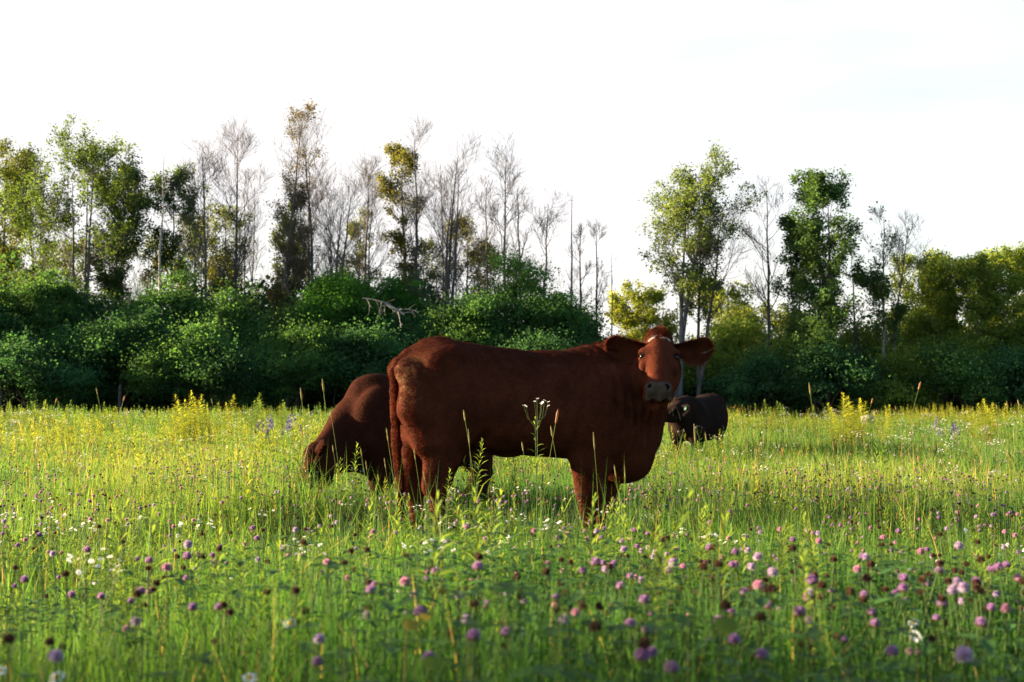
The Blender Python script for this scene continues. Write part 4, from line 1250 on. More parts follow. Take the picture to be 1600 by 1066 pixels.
G1 = np.array([.038, .120, .026]); G2 = np.array([.115, .190, .030]); G3 = np.array([.26, .21, .085]); G4 = np.array([.035, .095, .030])
def grass_col(rs, x, y):
    n = len(x)
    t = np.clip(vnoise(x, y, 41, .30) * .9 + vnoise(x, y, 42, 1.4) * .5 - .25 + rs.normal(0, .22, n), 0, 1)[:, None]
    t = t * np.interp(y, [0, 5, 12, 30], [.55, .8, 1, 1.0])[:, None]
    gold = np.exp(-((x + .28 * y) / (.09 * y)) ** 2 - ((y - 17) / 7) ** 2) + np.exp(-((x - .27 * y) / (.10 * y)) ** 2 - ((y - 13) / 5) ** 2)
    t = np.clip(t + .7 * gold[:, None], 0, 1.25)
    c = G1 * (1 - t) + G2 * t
    u = rs.rand(n)
    c[u < .10] = G4
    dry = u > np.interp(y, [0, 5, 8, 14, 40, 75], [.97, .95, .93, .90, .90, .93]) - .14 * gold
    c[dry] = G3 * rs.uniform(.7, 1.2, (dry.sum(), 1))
    return c * rs.uniform(.75, 1.25, (n, 1))

ga = Acc()
for (n, y0, y1, w0, w1, seg) in [(150000, 1.25, 6.0, .0028, .0055, 4), (210000, 6.0, 14.0, .004, .0068, 3), (190000, 14, 30, .007, .012, 2), (220000, 30, 76, .014, .024, 2)]:
    x, y = scatter(n, y0, y1)
    hh = sward(x, y) * rg.uniform(.45, 1.08, n)
    tall = (rg.rand(n) < .06) & (y > 4.2)
    hh[tall] *= rg.uniform(1.15, 1.7, tall.sum())
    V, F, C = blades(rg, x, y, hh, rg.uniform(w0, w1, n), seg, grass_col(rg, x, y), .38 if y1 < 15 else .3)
    ga.add(V, F, C)
tag(link('grass', ga.mesh('grass', M_grass, False)), 'long green and yellowing meadow grass', 'grass', kind='stuff')
del ga

# --- trifoliate clover leaves low in the sward
x, y = scatter(15000, 1.3, 9.0)
den = vnoise(x, y, 51, .9) + .25 * (x > -0.5) * (y < 4.5)
kp = rg.rand(len(x)) < np.clip((den - .35) * 2.2, 0, 1)
x, y = x[kp], y[kp]; n = len(x)
hz = ground_z(x, y) + sward(x, y) * rg.uniform(.35, 1.05, n)
xb, yb = scatter(7000, 1.3, 4.2, .5); kb = rg.rand(7000) < np.clip(.02 + .55 * (xb > -.3) + vnoise(xb, yb, 55, 1.2) - .3, 0, 1)
xb, yb = xb[kb], yb[kb]
x = np.concatenate([x, xb]); y = np.concatenate([y, yb]); hz = np.concatenate([hz, ground_z(xb, yb) + sward(xb, yb) * rg.uniform(.45, .92, len(xb))]); n = len(x)
la = Acc()
for k in range(3):
    az = rg.uniform(0, 6.28, n) if k == 0 else az + 2.094
    dr = np.stack([np.cos(az), np.sin(az), rg.uniform(-.35, .15, n)], 1)
    sd = np.stack([-np.sin(az), np.cos(az), 0 * az], 1)
    s = (rg.uniform(.014, .027, n) * np.where(y < 4.2, 1.25, 1))[:, None] if k == 0 else s
    c0 = np.stack([x, y, hz], 1)
    up = np.array([0, 0, 1.0])
    pts = [c0, c0 + dr * s * .45 - sd * s * .42 + up * s * .12, c0 + dr * s * 1.0 - sd * s * .30 + up * s * .1, c0 + dr * s * 1.25,
           c0 + dr * s * 1.0 + sd * s * .30 + up * s * .1, c0 + dr * s * .45 + sd * s * .42 + up * s * .12]
    V = np.stack(pts, 1).reshape(-1, 3)
    b = np.arange(n)[:, None] * 6
    cc = np.array([[.045, .115, .030]]) * rg.uniform(.6, 1.4, (n, 1))
    la.add(V, [np.concatenate([b + np.array([0, 1, 2, 3]), b + np.array([0, 3, 4, 5])])], np.repeat(cc, 6, 0))
st = np.stack([np.stack([x, y, ground_z(x, y)], 1), np.stack([x + .01, y, (hz + ground_z(x, y)) / 2], 1), np.stack([x, y, hz], 1)], 1)
tv, tq = tubes(st, np.full((n, 3), .0011), 3)
la.add(tv, tq, (.05, .11, .03))
tag(link('clover_leaves', la.mesh('clover_leaves', M_grass, False)), 'low three-part clover leaves among the grass', 'clover leaves', kind='stuff')

# ------------------------------------------------------------------ plant templates (V, F list, C)
def tpl(acc): return acc.arrays()
def tpl_mesh(t, name, mat): return np_mesh(name, t[0], t[1], {'col': t[2]}, mat, False)
def curve(h, bx, by, K=6, rs=None, wob=0.0):
    t = np.linspace(0, 1, K)
    p = np.stack([bx * t ** 1.6, by * t ** 1.6, h * t], 1)
    if rs is not None: p[1:, :2] += rs.normal(0, wob, (K - 1, 2))
    return p[None]

def weed_tpl(seed, h=0.8, nl=44, ll=0.075, brown=0.45, lw=.17, ymul=1.0, bare_low=.25, wid=1.0):
    rs = np.random.RandomState(seed)
    a = Acc()
    c = curve(h, rs.normal(0, .05) * h, rs.normal(0, .05) * h, 7)
    v, q = tubes(c, np.linspace(.0035, .0012, 7)[None] * wid * (h / .8) ** .5, 4)
    sc = np.where(v[:, 2:3] < h * brown, np.array([[.075, .035, .022]]), np.array([[.06, .11, .03]]))
    a.add(v, q, sc)
    t = np.linspace(bare_low, 1, nl) ** .9
    x = t * 5.999; i = np.minimum(x.astype(int), 5); f = (x - i)[:, None]
    P = c[0][i] * (1 - f) + c[0][np.minimum(i + 1, 6)] * f
    az = np.arange(nl) * 2.4 + rs.normal(0, .3, nl)
    el = np.interp(t, [0, .6, .9, 1], [.1, .35, .8, 1.3]) + rs.normal(0, .15, nl)
    L_ = ll * np.interp(t, [0, .4, .75, 1], [.8, 1.2, 1.0, .42]) * rs.uniform(.8, 1.2, nl)
    d = np.stack([np.cos(az) * np.cos(el), np.sin(az) * np.cos(el), np.sin(el)], 1)
    s = np.stack([-np.sin(az), np.cos(az), 0 * az], 1)
    dz = np.array([0, 0, 1.0])
    l = L_[:, None]
    m = P + d * l * .5 + dz * l * .03; e = P + d * l - dz * l * .22
    V = np.stack([P, m - s * l * lw * .5, e, m + s * l * lw * .5, m - dz * l * .05], 1).reshape(-1, 3)
    b = np.arange(nl)[:, None] * 5
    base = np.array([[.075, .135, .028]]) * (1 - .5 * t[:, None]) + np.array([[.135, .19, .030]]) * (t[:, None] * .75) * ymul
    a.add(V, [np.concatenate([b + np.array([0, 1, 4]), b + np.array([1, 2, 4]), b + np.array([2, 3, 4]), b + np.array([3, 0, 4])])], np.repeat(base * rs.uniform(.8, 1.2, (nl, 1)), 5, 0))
    return tpl(a)

def far_weed_tpl(seed, h=.7, nl=26, ll=.085):
    rs = np.random.RandomState(seed)
    t = np.linspace(.3, 1, nl)
    az = np.arange(nl) * 2.4; el = np.interp(t, [.3, 1], [.3, 1.2])
    L_ = ll * np.interp(t, [.3, .7, 1], [1.1, 1.0, .5])
    P = np.stack([0 * t, 0 * t, h * t], 1)
    d = np.stack([np.cos(az) * np.cos(el), np.sin(az) * np.cos(el), np.sin(el)], 1)
    s = np.stack([-np.sin(az), np.cos(az), 0 * az], 1); l = L_[:, None]
    V = np.stack([P, P + d * l * .5 - s * l * .14, P + d * l - np.array([0, 0, .15]) * l, P + d * l * .5 + s * l * .14], 1).reshape(-1, 3)
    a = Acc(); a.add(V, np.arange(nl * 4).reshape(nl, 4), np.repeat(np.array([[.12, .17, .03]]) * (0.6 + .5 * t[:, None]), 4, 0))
    return tpl(a)

def seed_tpl(seed, h=.7, hl=.07, hr=.0035, head=(.20, .19, .09), stem=(.12, .17, .04), lean=.12, leaves=2):
    rs = np.random.RandomState(seed)
    a = Acc()
    az = rs.uniform(0, 6.28)
    c = curve(h, lean * h * math.cos(az), lean * h * math.sin(az) * .5, 7)
    v, q = tubes(c, np.full((1, 7), .0012), 3); a.add(v, q, stem)
    e = c[0, -1]; d = unit(c[0, -1] - c[0, -2])
    t = np.linspace(0, 1, 8)
    P = (e[None] - d * .01 + d * hl * t[:, None])[None]
    R = hr * np.array([.3, .85, 1, 1, .97, .9, .65, .15])[None]
    v, q = tubes(P, R, 7)
    v += rs.normal(0, hr * .12, v.shape)
    a.add(v, q, np.repeat(np.array([head]) * rs.uniform(.8, 1.15, (1, 1)), len(v), 0))
    for k in range(leaves):
        az = rs.uniform(0, 6.28); t0 = rs.uniform(.15, .55)
        p0 = c[0, int(t0 * 6)]
        dd = np.array([math.cos(az), math.sin(az), 0]); sd = np.array([-math.sin(az), math.cos(az), 0]) * .0025
        L_ = h * rs.uniform(.25, .4)
        p = [p0 + dd * L_ * u * .6 + np.array([0, 0, L_ * (u - .7 * u * u)]) for u in (0, .33, .66, 1)]
        V = [p[0] - sd, p[0] + sd, p[1] - sd, p[1] + sd, p[2] - sd * .8, p[2] + sd * .8, p[3]]
        a.add(V, [np.array([[0, 1, 3, 2], [2, 3, 5, 4]]), np.array([[4, 5, 6]])], np.array(stem) * .9)
    return tpl(a)

def head_arr(seed, kind, r=.0125, n=110):
    """a clover head: a ball of narrow florets"""
    rs = np.random.RandomState(seed)
    i = np.arange(n); z = 1 - 1.75 * (i + .5) / n; th = i * 2.39996
    rr = np.sqrt(1 - z * z)
    d = np.stack([rr * np.cos(th), rr * np.sin(th), z], 1)
    if kind == 'brown':
        d = unit(d + rs.normal(0, .12, d.shape) + np.array([0, 0, -.12])); L_ = r * rs.uniform(.70, 1.05, n)
    else:
        d = unit(d + rs.normal(0, .06, d.shape) + np.array([0, 0, .18])); L_ = r * rs.uniform(.88, 1.14, n)
    s = unit(np.cross(d, rs.normal(0, 1, d.shape)))
    l = L_[:, None]; w = r * .17
    s2 = np.cross(d, s)
    V = np.stack([d * l * .35, d * l * .78 - s * w, d * l * 1.0, d * l * .78 + s * w, d * l * .80 + s2 * w * .9], 1).reshape(-1, 3)
    b = np.arange(n)[:, None] * 5
    top = {'purple': (.34, .17, .39), 'pink': (.50, .22, .36), 'pale': (.42, .30, .50), 'brown': (.085, .045, .028)}[kind]
    low = {'purple': (.34, .24, .38), 'pink': (.50, .32, .40), 'pale': (.48, .42, .52), 'brown': (.055, .030, .018)}[kind]
    mixv = np.clip(z[:, None] * .6 + .6 + rs.normal(0, .15, (n, 1)), 0, 1)
    c = np.array(top) * mixv + np.array(low) * (1 - mixv)
    c = c * rs.uniform(.75, 1.2, (n, 1))
    if kind != 'brown':
        od = z < -.45
        c[od] = np.array([.12, .07, .04]) if kind == 'purple' else c[od] * .8
    a = Acc()
    a.add(V, [np.concatenate([b + np.array([0, 1, 4]), b + np.array([1, 2, 4]), b + np.array([2, 3, 4]), b + np.array([3, 0, 4])])], np.repeat(c, 5, 0))
    # green calyx core
    th_ = np.linspace(0, math.pi, 5); ph = np.linspace(0, 2 * math.pi, 8)[:-1]
    cv = np.array([[math.sin(p) * math.cos(q_), math.sin(p) * math.sin(q_), math.cos(p)] for p in th_ for q_ in ph]) * r * .55
    cf = np.array([[i_ * 7 + j, (i_ + 1) * 7 + j, (i_ + 1) * 7 + (j + 1) % 7, i_ * 7 + (j + 1) % 7] for i_ in range(4) for j in range(7)])
    a.add(cv, cf, np.array(low) * .6)
    return tpl(a)

def leaflet_set(rs, p0, s):
    a = Acc()
    for k in range(3):
        az = k * 2.094 + rs.uniform(-.2, .2)
        dr = np.array([math.cos(az), math.sin(az), -.15]); sd = np.array([-math.sin(az), math.cos(az), 0]); up = np.array([0, 0, 1.0])
        V = [p0, p0 + dr * s * .45 - sd * s * .38 + up * s * .12, p0 + dr * s - sd * s * .26 + up * s * .1, p0 + dr * s * 1.3, p0 + dr * s + sd * s * .26 + up * s * .1, p0 + dr * s * .45 + sd * s * .38 + up * s * .12]
        a.add(V, np.array([[0, 1, 2, 3], [0, 3, 4, 5]]), np.array([.045, .12, .030]) * rs.uniform(.8, 1.3))
    return a

CLV = []
for k, kind in enumerate(['purple', 'purple', 'pink', 'pale', 'brown', 'brown', 'brown']):
    rs = np.random.RandomState(900 + k)
    hd = head_arr(70 + k, kind, r={'brown': .0086}.get(kind, .0095))
    hgt = .42
    c = curve(hgt, rs.normal(0, .03), rs.normal(0, .03), 6)
    v, q = tubes(c, np.full((1, 6), .0014), 4)
    st = Acc(); st.add(v, q, (.07, .12, .035)); st = tpl(st)
    top = c[0, -1]
    hd = (hd[0] + top + np.array([0, 0, .006]), hd[1], hd[2])
    lf = Acc()
    for (tz, ss) in ((.97, .018), (.75, .022), (.5, .024)):
        p0 = c[0, int(tz * 5)] + np.array([rs.normal(0, .012), rs.normal(0, .012), -.006])
        for arr in [leaflet_set(rs, p0, ss)]:
            lf.add(*arr.arrays())
    lf = tpl(lf)
    al = Acc()
    for t_ in (st, lf, hd): al.add(*t_)
    al = tpl(al)
    CLV.append(dict(kind=kind, head=tpl_mesh(hd, 'flower_head', M_petal), stem=tpl_mesh(st, 'stem', M_grass), leaf=tpl_mesh(lf, 'leaves', M_grass), all=tpl_mesh(al, 'clover_flower', M_petal), arr=al, h=hgt))

def drop(px, py, ht):
    """the point on the view ray of a pixel that stands ht above the ground"""
    d = ray(px, py); Y = 5.0
    for _ in range(40):
        z = float(ground_z(d[0] / d[1] * Y, Y)) + ht
        Yn = (z - CAMH) / (d[2] / d[1]) if abs(d[2]) > 1e-6 else 60
        if Yn <= 0 or Yn > 75: Yn = 75.0
        Y = .5 * Y + .5 * Yn
    return d[0] / d[1] * Y, Y
def proj(x, y, z):
    v = np.array([x, y, z - CAMH]); f = v @ CF
    return 800 + FPX * v[0] / f, 533 - FPX * (v @ CU) / f

def place(px, x): return px
KD = {'purple': 'purple clover head', 'pink': 'pink clover head', 'pale': 'pale lilac clover head', 'brown': 'withered brown clover head'}
def region(px, py):
    if py < 800:
        far = 'far back ' if py < 680 else 'farther back ' if py < 715 else '' if py < 755 else 'close by, '
        return far + region0(px)
    return region1(px, py)
def region0(px):
    if True:
        if px < 440: return 'in sunlit grass left of the grazing cow'
        if px < 610: return 'in front of the grazing cow'
        if px < 760: return 'by the hind legs of the big cow'
        if px < 900: return 'under the belly of the big cow'
        if px < 1010: return 'by the front legs of the big cow'
        if px < 1150: return 'between big cow and black cow'
        return 'in sunlit grass right of the black cow'
def region1(px, py):
    c = 'far left' if px < 150 else 'left' if px < 300 else 'left of centre' if px < 450 else 'below the grazing cow' if px < 600 else 'below the hind legs' if px < 720 else 'below the belly' if px < 880 else 'below the front legs' if px < 1000 else 'below the cow face' if px < 1130 else 'right of centre' if px < 1300 else 'right' if px < 1450 else 'far right'
    band = 'mid-distance grass' if py < 860 else 'middle foreground' if py < 920 else 'near foreground' if py < 990 else 'bottom edge grass'
    return 'in %s, %s' % (band, c)
n_ind = 0
def clover(x, y, var, sc=1.0, label=None, rz=None):
    global n_ind
    V = CLV[var]; z0 = float(ground_z(x, y))
    px, py = proj(x, y, z0 + V['h'] * sc)
    lab = label or '%s%s %s' % ('small ' if sc < .84 else 'tall ' if sc > 1.04 else '', KD[V['kind']], region(px, py))
    grp = 'clover flowers in the meadow'
    if y < 6.5:
        o = empty('clover_flower', (x, y, z0))
        for nm in ('stem', 'leaf', 'head'): link({'stem': 'stem', 'leaf': 'leaves', 'head': 'flower_head'}[nm], V[nm], o)
    else:
        o = link('clover_flower', V['all'], None, (x, y, z0))
    o.rotation_euler = (rg.normal(0, .06), rg.normal(0, .06), rg.uniform(0, 6.28) if rz is None else rz)
    o.scale = (sc, sc, sc)
    tag(o, lab, 'clover flower', grp)
    n_ind += 1
    return o
SPEC = [  # photo column, row, variant, height scale, label
 (1036, 947, 0, 1.05, 'round bright purple clover head below the face of the big cow, fullest of its row'), (1128, 948, 0, 1.0, None), (1291, 933, 3, 1.0, None), (1364, 938, 0, 1.0, None), (1391, 937, 0, 1.0, None),
 (1507, 917, 0, 1.05, 'pale purple clover head, topmost of the tight group at the right side'), (1534, 930, 3, 1.05, 'pale lilac clover head at the right end of the tight group at the right side'), (1510, 936, 0, .95, None), (1494, 948, 0, 1.0, None), (1338, 970, 0, 1.1, 'large purple clover head with a smaller one touching its right side'), (1355, 980, 0, .95, 'smaller purple clover head touching the right side of a large one'),
 (1385, 1014, 0, 1.0, 'purple clover head left of the biggest lilac one near the bottom edge at the right'), (1456, 1016, 3, 1.15, 'biggest pale lilac clover head, near the bottom edge at the right'), (1578, 991, 0, 1.15, 'big purple clover head touching the right edge of the picture'), (1574, 975, 0, 1.0, None), (1169, 997, 0, 1.05, None), (1138, 1036, 0, 1.0, None),
 (1132, 1060, 0, 1.05, 'purple clover head cut by the bottom edge, right of centre'), (948, 1042, 0, 1.1, 'loose shaggy purple clover head near the bottom edge below the front legs'), (1038, 1003, 0, 1.0, None), (992, 992, 0, 1.0, None), (1119, 864, 0, 1.05, None), (1166, 871, 0, 1.05, None), (1159, 828, 0, 1.05, 'bright purple clover head standing alone and highest, below the black cow'), (996, 886, 0, 1.0, None), (960, 892, 0, 1.0, None), (1003, 973, 0, 1.0, None),
 (622, 973, 0, 1.1, 'bright purple clover head beside a yellow leaf, below the hind legs'), (689, 938, 3, 1.0, None), (714, 955, 0, 1.0, None), (737, 981, 3, 1.0, None), (705, 1014, 0, 1.0, None), (728, 1015, 0, 1.1, 'bigger right one of two purple clover heads side by side below the belly'), (563, 1035, 0, .95, None), (423, 1010, 3, 1.0, 'pale clover head right of the fully open daisy near the bottom left'), (103, 1027, 3, 1.05, 'pale lilac clover head alone near the bottom left corner'),
 (163, 1002, 4, 1.0, None), (8, 1015, 5, 1.1, None), (175, 943, 0, .9, None), (50, 915, 0, 1.0, None), (232, 925, 0, 1.0, None), (476, 868, 2, .95, None), (517, 955, 4, 1.0, None), (570, 958, 5, 1.0, None), (678, 984, 4, 1.0, None), (737, 953, 5, 1.05, None), (822, 941, 5, 1.05, None), (781, 907, 5, 1.05, None), (872, 952, 4, 1.05, None), (904, 953, 4, 1.05, None), (934, 994, 5, 1.15, None), (1095, 955, 5, 1.15, None), (1189, 930, 5, 1.15, 'dark brown clover head standing up alone right of centre'), (1095, 1003, 4, 1.15, None), (1160, 976, 4, 1.1, None),
 (844, 940, 0, 1.0, None), (834, 940, 3, .95, None), (925, 974, 3, 1.0, None), (835, 993, 0, 1.0, None), (1003, 985, 0, .95, None), (950, 900, 0, 1.0, None), (1078, 890, 2, 1.0, None), (1150, 880, 2, 1.0, None), (930, 845, 2, 1.0, None), (776, 841, 2, 1.0, None), (666, 811, 2, .95, None), (915, 820, 2, .9, None), (1080, 735, 2, 1.0, None), (1048, 741, 2, 1.0, None), (1097, 765, 2, 1.0, None), (1062, 760, 2, 1.0, None)]
for (px, py, vr, sc, lab) in SPEC:
    x, y = drop(px, py, CLV[vr]['h'] * sc)
    clover(x, y, vr, sc, lab)
def flower_density(x, y):
    d = vnoise(x, y, 61, .8) ** 1.5
    return d * np.where((x > 0) & (y < 5), 1.7, 1.0)
x, y = scatter(11000, 2.2, 12.5, .2)
kp = rg.rand(len(x)) < flower_density(x, y) * .9
x, y = x[kp], y[kp]
N1 = 300 - n_ind
near = np.argsort(y / (1 + 0.6 * rg.rand(len(y))))[:N1]
for i in near:
    near_ = y[i] < 6
    vr = int(rg.choice(7, p=[.13, .09, .08, .08, .22, .22, .18]))
    clover(float(x[i]), float(y[i]), vr, float(rg.uniform(.82, 1.15)))
rest = np.setdiff1d(np.arange(len(x)), near)[:2000]
xr, yr = x[rest], y[rest]
x2, y2 = scatter(900, 11, 26, 0.5)
xr = np.concatenate([xr, x2]); yr = np.concatenate([yr, y2])
a = Acc()
vr = rg.choice(7, len(xr), p=[.16, .10, .18, .10, .18, .16, .12])
for k in range(7):
    m = vr == k
    pos = np.stack([xr[m], yr[m], ground_z(xr[m], yr[m])], 1)
    V, F, C = replicate(CLV[k]['arr'], pos, rg.uniform(0, 6.28, m.sum()), rg.uniform(.75, 1.1, m.sum()), np.ones((m.sum(), 1)))
    a.add(V, F, C)
tag(link('clover_flowers', a.mesh('clover_flowers', M_petal, False)), 'scattered smaller clover heads farther back in the grass', 'clover flowers', kind='stuff')

# ------------------------------------------------------------------ daisies
def daisy_parts(seed, tilt):
    rs = np.random.RandomState(seed)
    h = .42; c = curve(h, rs.normal(0, .03), rs.normal(0, .03), 6)
    v, q = tubes(c, np.full((1, 6), .0012), 4); st = Acc(); st.add(v, q, (.07, .13, .035))
    pt = Acc(); n = 17
    Rm = Euler((tilt, 0, 0)).to_matrix()
    Rn = np.array(Rm)
    for k in range(n):
        az = k * 2 * math.pi / n + rs.normal(0, .06); L_ = .0165 * rs.uniform(.85, 1.1); w = .0030
        d = np.array([math.cos(az), math.sin(az), rs.normal(.0, .14)]); s = np.array([-math.sin(az), math.cos(az), rs.normal(0, .2)])
        V = np.array([d * .004 - s * w * .5, d * .004 + s * w * .5, d * L_ * .6 - s * w, d * L_ * .6 + s * w, d * L_ - s * w * .4 + [0, 0, -.002], d * L_ + s * w * .4 + [0, 0, -.002]])
        pt.add(V @ Rn.T + c[0, -1], np.array([[0, 1, 3, 2], [2, 3, 5, 4]]), (.78, .80, .82))
    ds = Acc()
    ring = [[.0058 * r * math.cos(a_), .0058 * r * math.sin(a_), .0042 * math.sqrt(max(0, 1 - r * r)) + .0005] for r in (1, .8, .45) for a_ in np.linspace(0, 2 * math.pi, 11)[:-1]] + [[0, 0, .0048]]
    F = [[i * 10 + j, i * 10 + (j + 1) % 10, (i + 1) * 10 + (j + 1) % 10, (i + 1) * 10 + j] for i in range(2) for j in range(10)]
    T = [[20 + j, 20 + (j + 1) % 10, 30] for j in range(10)]
    ds.add(np.array(ring) @ Rn.T + c[0, -1], [np.array(F), np.array(T)], (.62, .36, .03))
    return st.mesh('stem', M_grass), pt.mesh('petals', M_petal, False), ds.mesh('flower_centre', M_petal)
DP = [daisy_parts(5, .9), daisy_parts(6, .5), daisy_parts(7, 1.3)]
DAIS = [(445, 973, 0, 1.05, 'fully open white daisy facing the camera, left of centre near the bottom'), (85, 1056, 0, 1.0, 'white daisy close to the bottom left corner'), (4, 1052, 1, 1.0, 'white daisy cut by the left edge near the bottom'), (622, 921, 0, .95, 'white daisy with long petals below the hind legs of the big cow'),
        (751, 990, 1, 1.0, 'left one of two white daisies side by side below the belly of the big cow'), (779, 986, 2, 1.0, 'right one of two white daisies side by side below the belly of the big cow'), (362, 903, 1, .9, 'small white daisy in the left half of the foreground, seen from its edge'), (148, 910, 1, .9, 'small white daisy between the two tall brown-stemmed weeds at the left'),
        (1006, 913, 1, .9, 'white daisy below the front legs of the big cow, left one of a pair'), (1050, 914, 0, .9, 'white daisy below the front legs of the big cow, right one of a pair'), (1089, 883, 1, .9, 'flat white daisy above the pair below the front legs of the big cow'), (1240, 880, 1, .9, 'white daisy beside brown heads in the right half of the foreground'),
        (1415, 920, 0, 1.0, 'drooping white daisy with a yellow centre at the right side'), (1450, 877, 2, .95, 'white daisy farther back at the right side, petals lit from behind'), (1418, 993, 0, 1.05, 'shaggy white daisy between purple clover heads near the bottom right'), (1433, 975, 1, 1.0, 'white daisy just above the shaggy one near the bottom right'),
        (267, 837, 2, .9, 'cream-white daisy farther back in the left half'), (402, 1062, 1, 1.0, 'white daisy cut by the bottom edge, left of centre')]
for (px, py, k, sc, lab) in DAIS:
    sc = sc * .82
    x, y = drop(px, py, .42 * sc)
    o = empty('daisy', (x, y, float(ground_z(x, y))), rg.uniform(-.5, .5)); o.scale = (sc,) * 3
    for nm, me in zip(('stem', 'petals', 'flower_centre'), DP[k]): link(nm, me, o)
    tag(o, lab, 'daisy', 'daisies in the meadow')

# ------------------------------------------------------------------ fleabane (small white clustered flowers)
def flea_tpl(seed, h=.45, nf=9, spread=.06, fr=.0065):
    rs = np.random.RandomState(seed); a = Acc()
    c = curve(h * .86 if h < .6 else h - .06, rs.normal(0, .03), rs.normal(0, .03), 6)
    v, q = tubes(c, np.full((1, 6), .0014), 3); a.add(v, q, (.07, .13, .04))
    e = c[0, -1]
    for k in range(nf):
        az = rs.uniform(0, 6.28); r = spread * math.sqrt(rs.rand()); t = np.array([e[0] + r * math.cos(az), e[1] + r * math.sin(az), h + rs.normal(0, .012)])
        b0 = c[0, 4] * rs.rand() + e * (1 - rs.rand()) * 0 + c[0, 4] * 0 + e * 0
        b0 = e - (e - c[0, 4]) * rs.rand() * min(1.0, .06 / (h * .17))
        v, q = tubes(np.stack([b0, (b0 + t) / 2 + np.array([r * .2 * math.cos(az), r * .2 * math.sin(az), -.004]), t])[None], np.full((1, 3), .0006), 3); a.add(v, q, (.08, .14, .04))
        n = 9; th = np.linspace(0, 2 * math.pi, n + 1)[:-1]
        tl = rs.normal(0, .35, 2)
        ring = np.stack([fr * np.cos(th), fr * np.sin(th), fr * (np.cos(th) * tl[0] + np.sin(th) * tl[1]) + fr * .1], 1) + t
        rin = np.stack([fr * .38 * np.cos(th), fr * .38 * np.sin(th), fr * .38 * (np.cos(th) * tl[0] + np.sin(th) * tl[1])], 1) + t
        F = [[j, (j + 1) % n, n + (j + 1) % n, n + j] for j in range(n)]
        a.add(np.concatenate([ring, rin]), np.array(F), (.74, .76, .80))
        a.add(np.concatenate([rin + np.array([0, 0, .0006]), [t + np.array([0, 0, .0018])]]), np.array([[j, (j + 1) % n, n] for j in range(n)]), (.55, .42, .06))
    for k in range(7):
        az = rs.uniform(0, 6.28); p0 = c[0, rs.randint(1, 5)]; L_ = .045
        d = np.array([math.cos(az), math.sin(az), .5]); s = np.array([-math.sin(az), math.cos(az), 0]) * .004
        a.add([p0, p0 + d * L_ * .5 - s, p0 + d * L_, p0 + d * L_ * .5 + s], np.array([[0, 1, 2, 3]]), (.06, .12, .035))
    return tpl(a)
FL = [flea_tpl(s, nf=n) for s, n in ((1, 7), (2, 10), (3, 5))]
FLm = [tpl_mesh(t, 'small_white_flowers', M_petal) for t in FL]
n_f = 0
FS = [(738, 820, 1, 'brightest cluster of small white flowers between the hind and front legs of the big cow'), (430, 700, 0, None), (690, 720, 1, None), (20, 805, 1, None), (70, 805, 1, None), (130, 820, 1, None), (140, 875, 0, None), (150, 880, 1, None), (600, 640, 0, None), (1470, 720, 1, None), (1505, 780, 1, None), (1430, 750, 0, 'single bright white flower cluster in the sunlit grass at the right'), (940, 800, 0, None), (1060, 830, 1, None), (1120, 840, 1, None), (690, 850, 1, None), (820, 845, 2, None), (810, 840, 2, None)]
for (px, py, k, lab) in FS:
    x, y = drop(px, py, .45)
    o = link('white_fleabane', FLm[k], None, (x, y, float(ground_z(x, y)))); o.rotation_euler = (0, 0, rg.uniform(0, 6.28))
    tag(o, lab or 'small white flowers %s' % region(px, py), 'wildflower', 'small white flower clusters in the meadow')
x, y = scatter(4000, 3.4, 40, .3)
kp = rg.rand(len(x)) < vnoise(x, y, 71, .5) ** 2 * np.interp(y, [3, 8, 20, 40], [.6, 1, .8, .5])
x, y = x[kp], y[kp]; o_ = np.argsort(y); x, y = x[o_], y[o_]
for i in range(120):
    k = i % 3; z = float(ground_z(x[i], y[i])); s = float(rg.uniform(.8, 1.15))
    o = link('white_fleabane', FLm[k], None, (x[i], y[i], z)); o.rotation_euler = (0, 0, rg.uniform(0, 6.28)); o.scale = (s, s, s)
    px, py = proj(x[i], y[i], z + .45 * s)
    tag(o, 'small white flowers %s' % region(px, py), 'wildflower', 'small white flower clusters in the meadow')
a = Acc()
for k in range(3):
    xs, ys = x[120 + k::3], y[120 + k::3]; n = len(xs)
    s = rg.uniform(.8, 1.2, n) * np.interp(ys, [5, 15, 30, 40], [1, 1.1, 1.5, 1.7])
    V, F, C = replicate(FL[k], np.stack([xs, ys, ground_z(xs, ys)], 1), rg.uniform(0, 6.28, n), s, np.ones((n, 1)))
    a.add(V, F, C)
tag(link('white_flower_clusters', a.mesh('white_flower_clusters', M_petal, False)), 'countless small white flowers farther back in the field', 'wildflowers', kind='stuff')

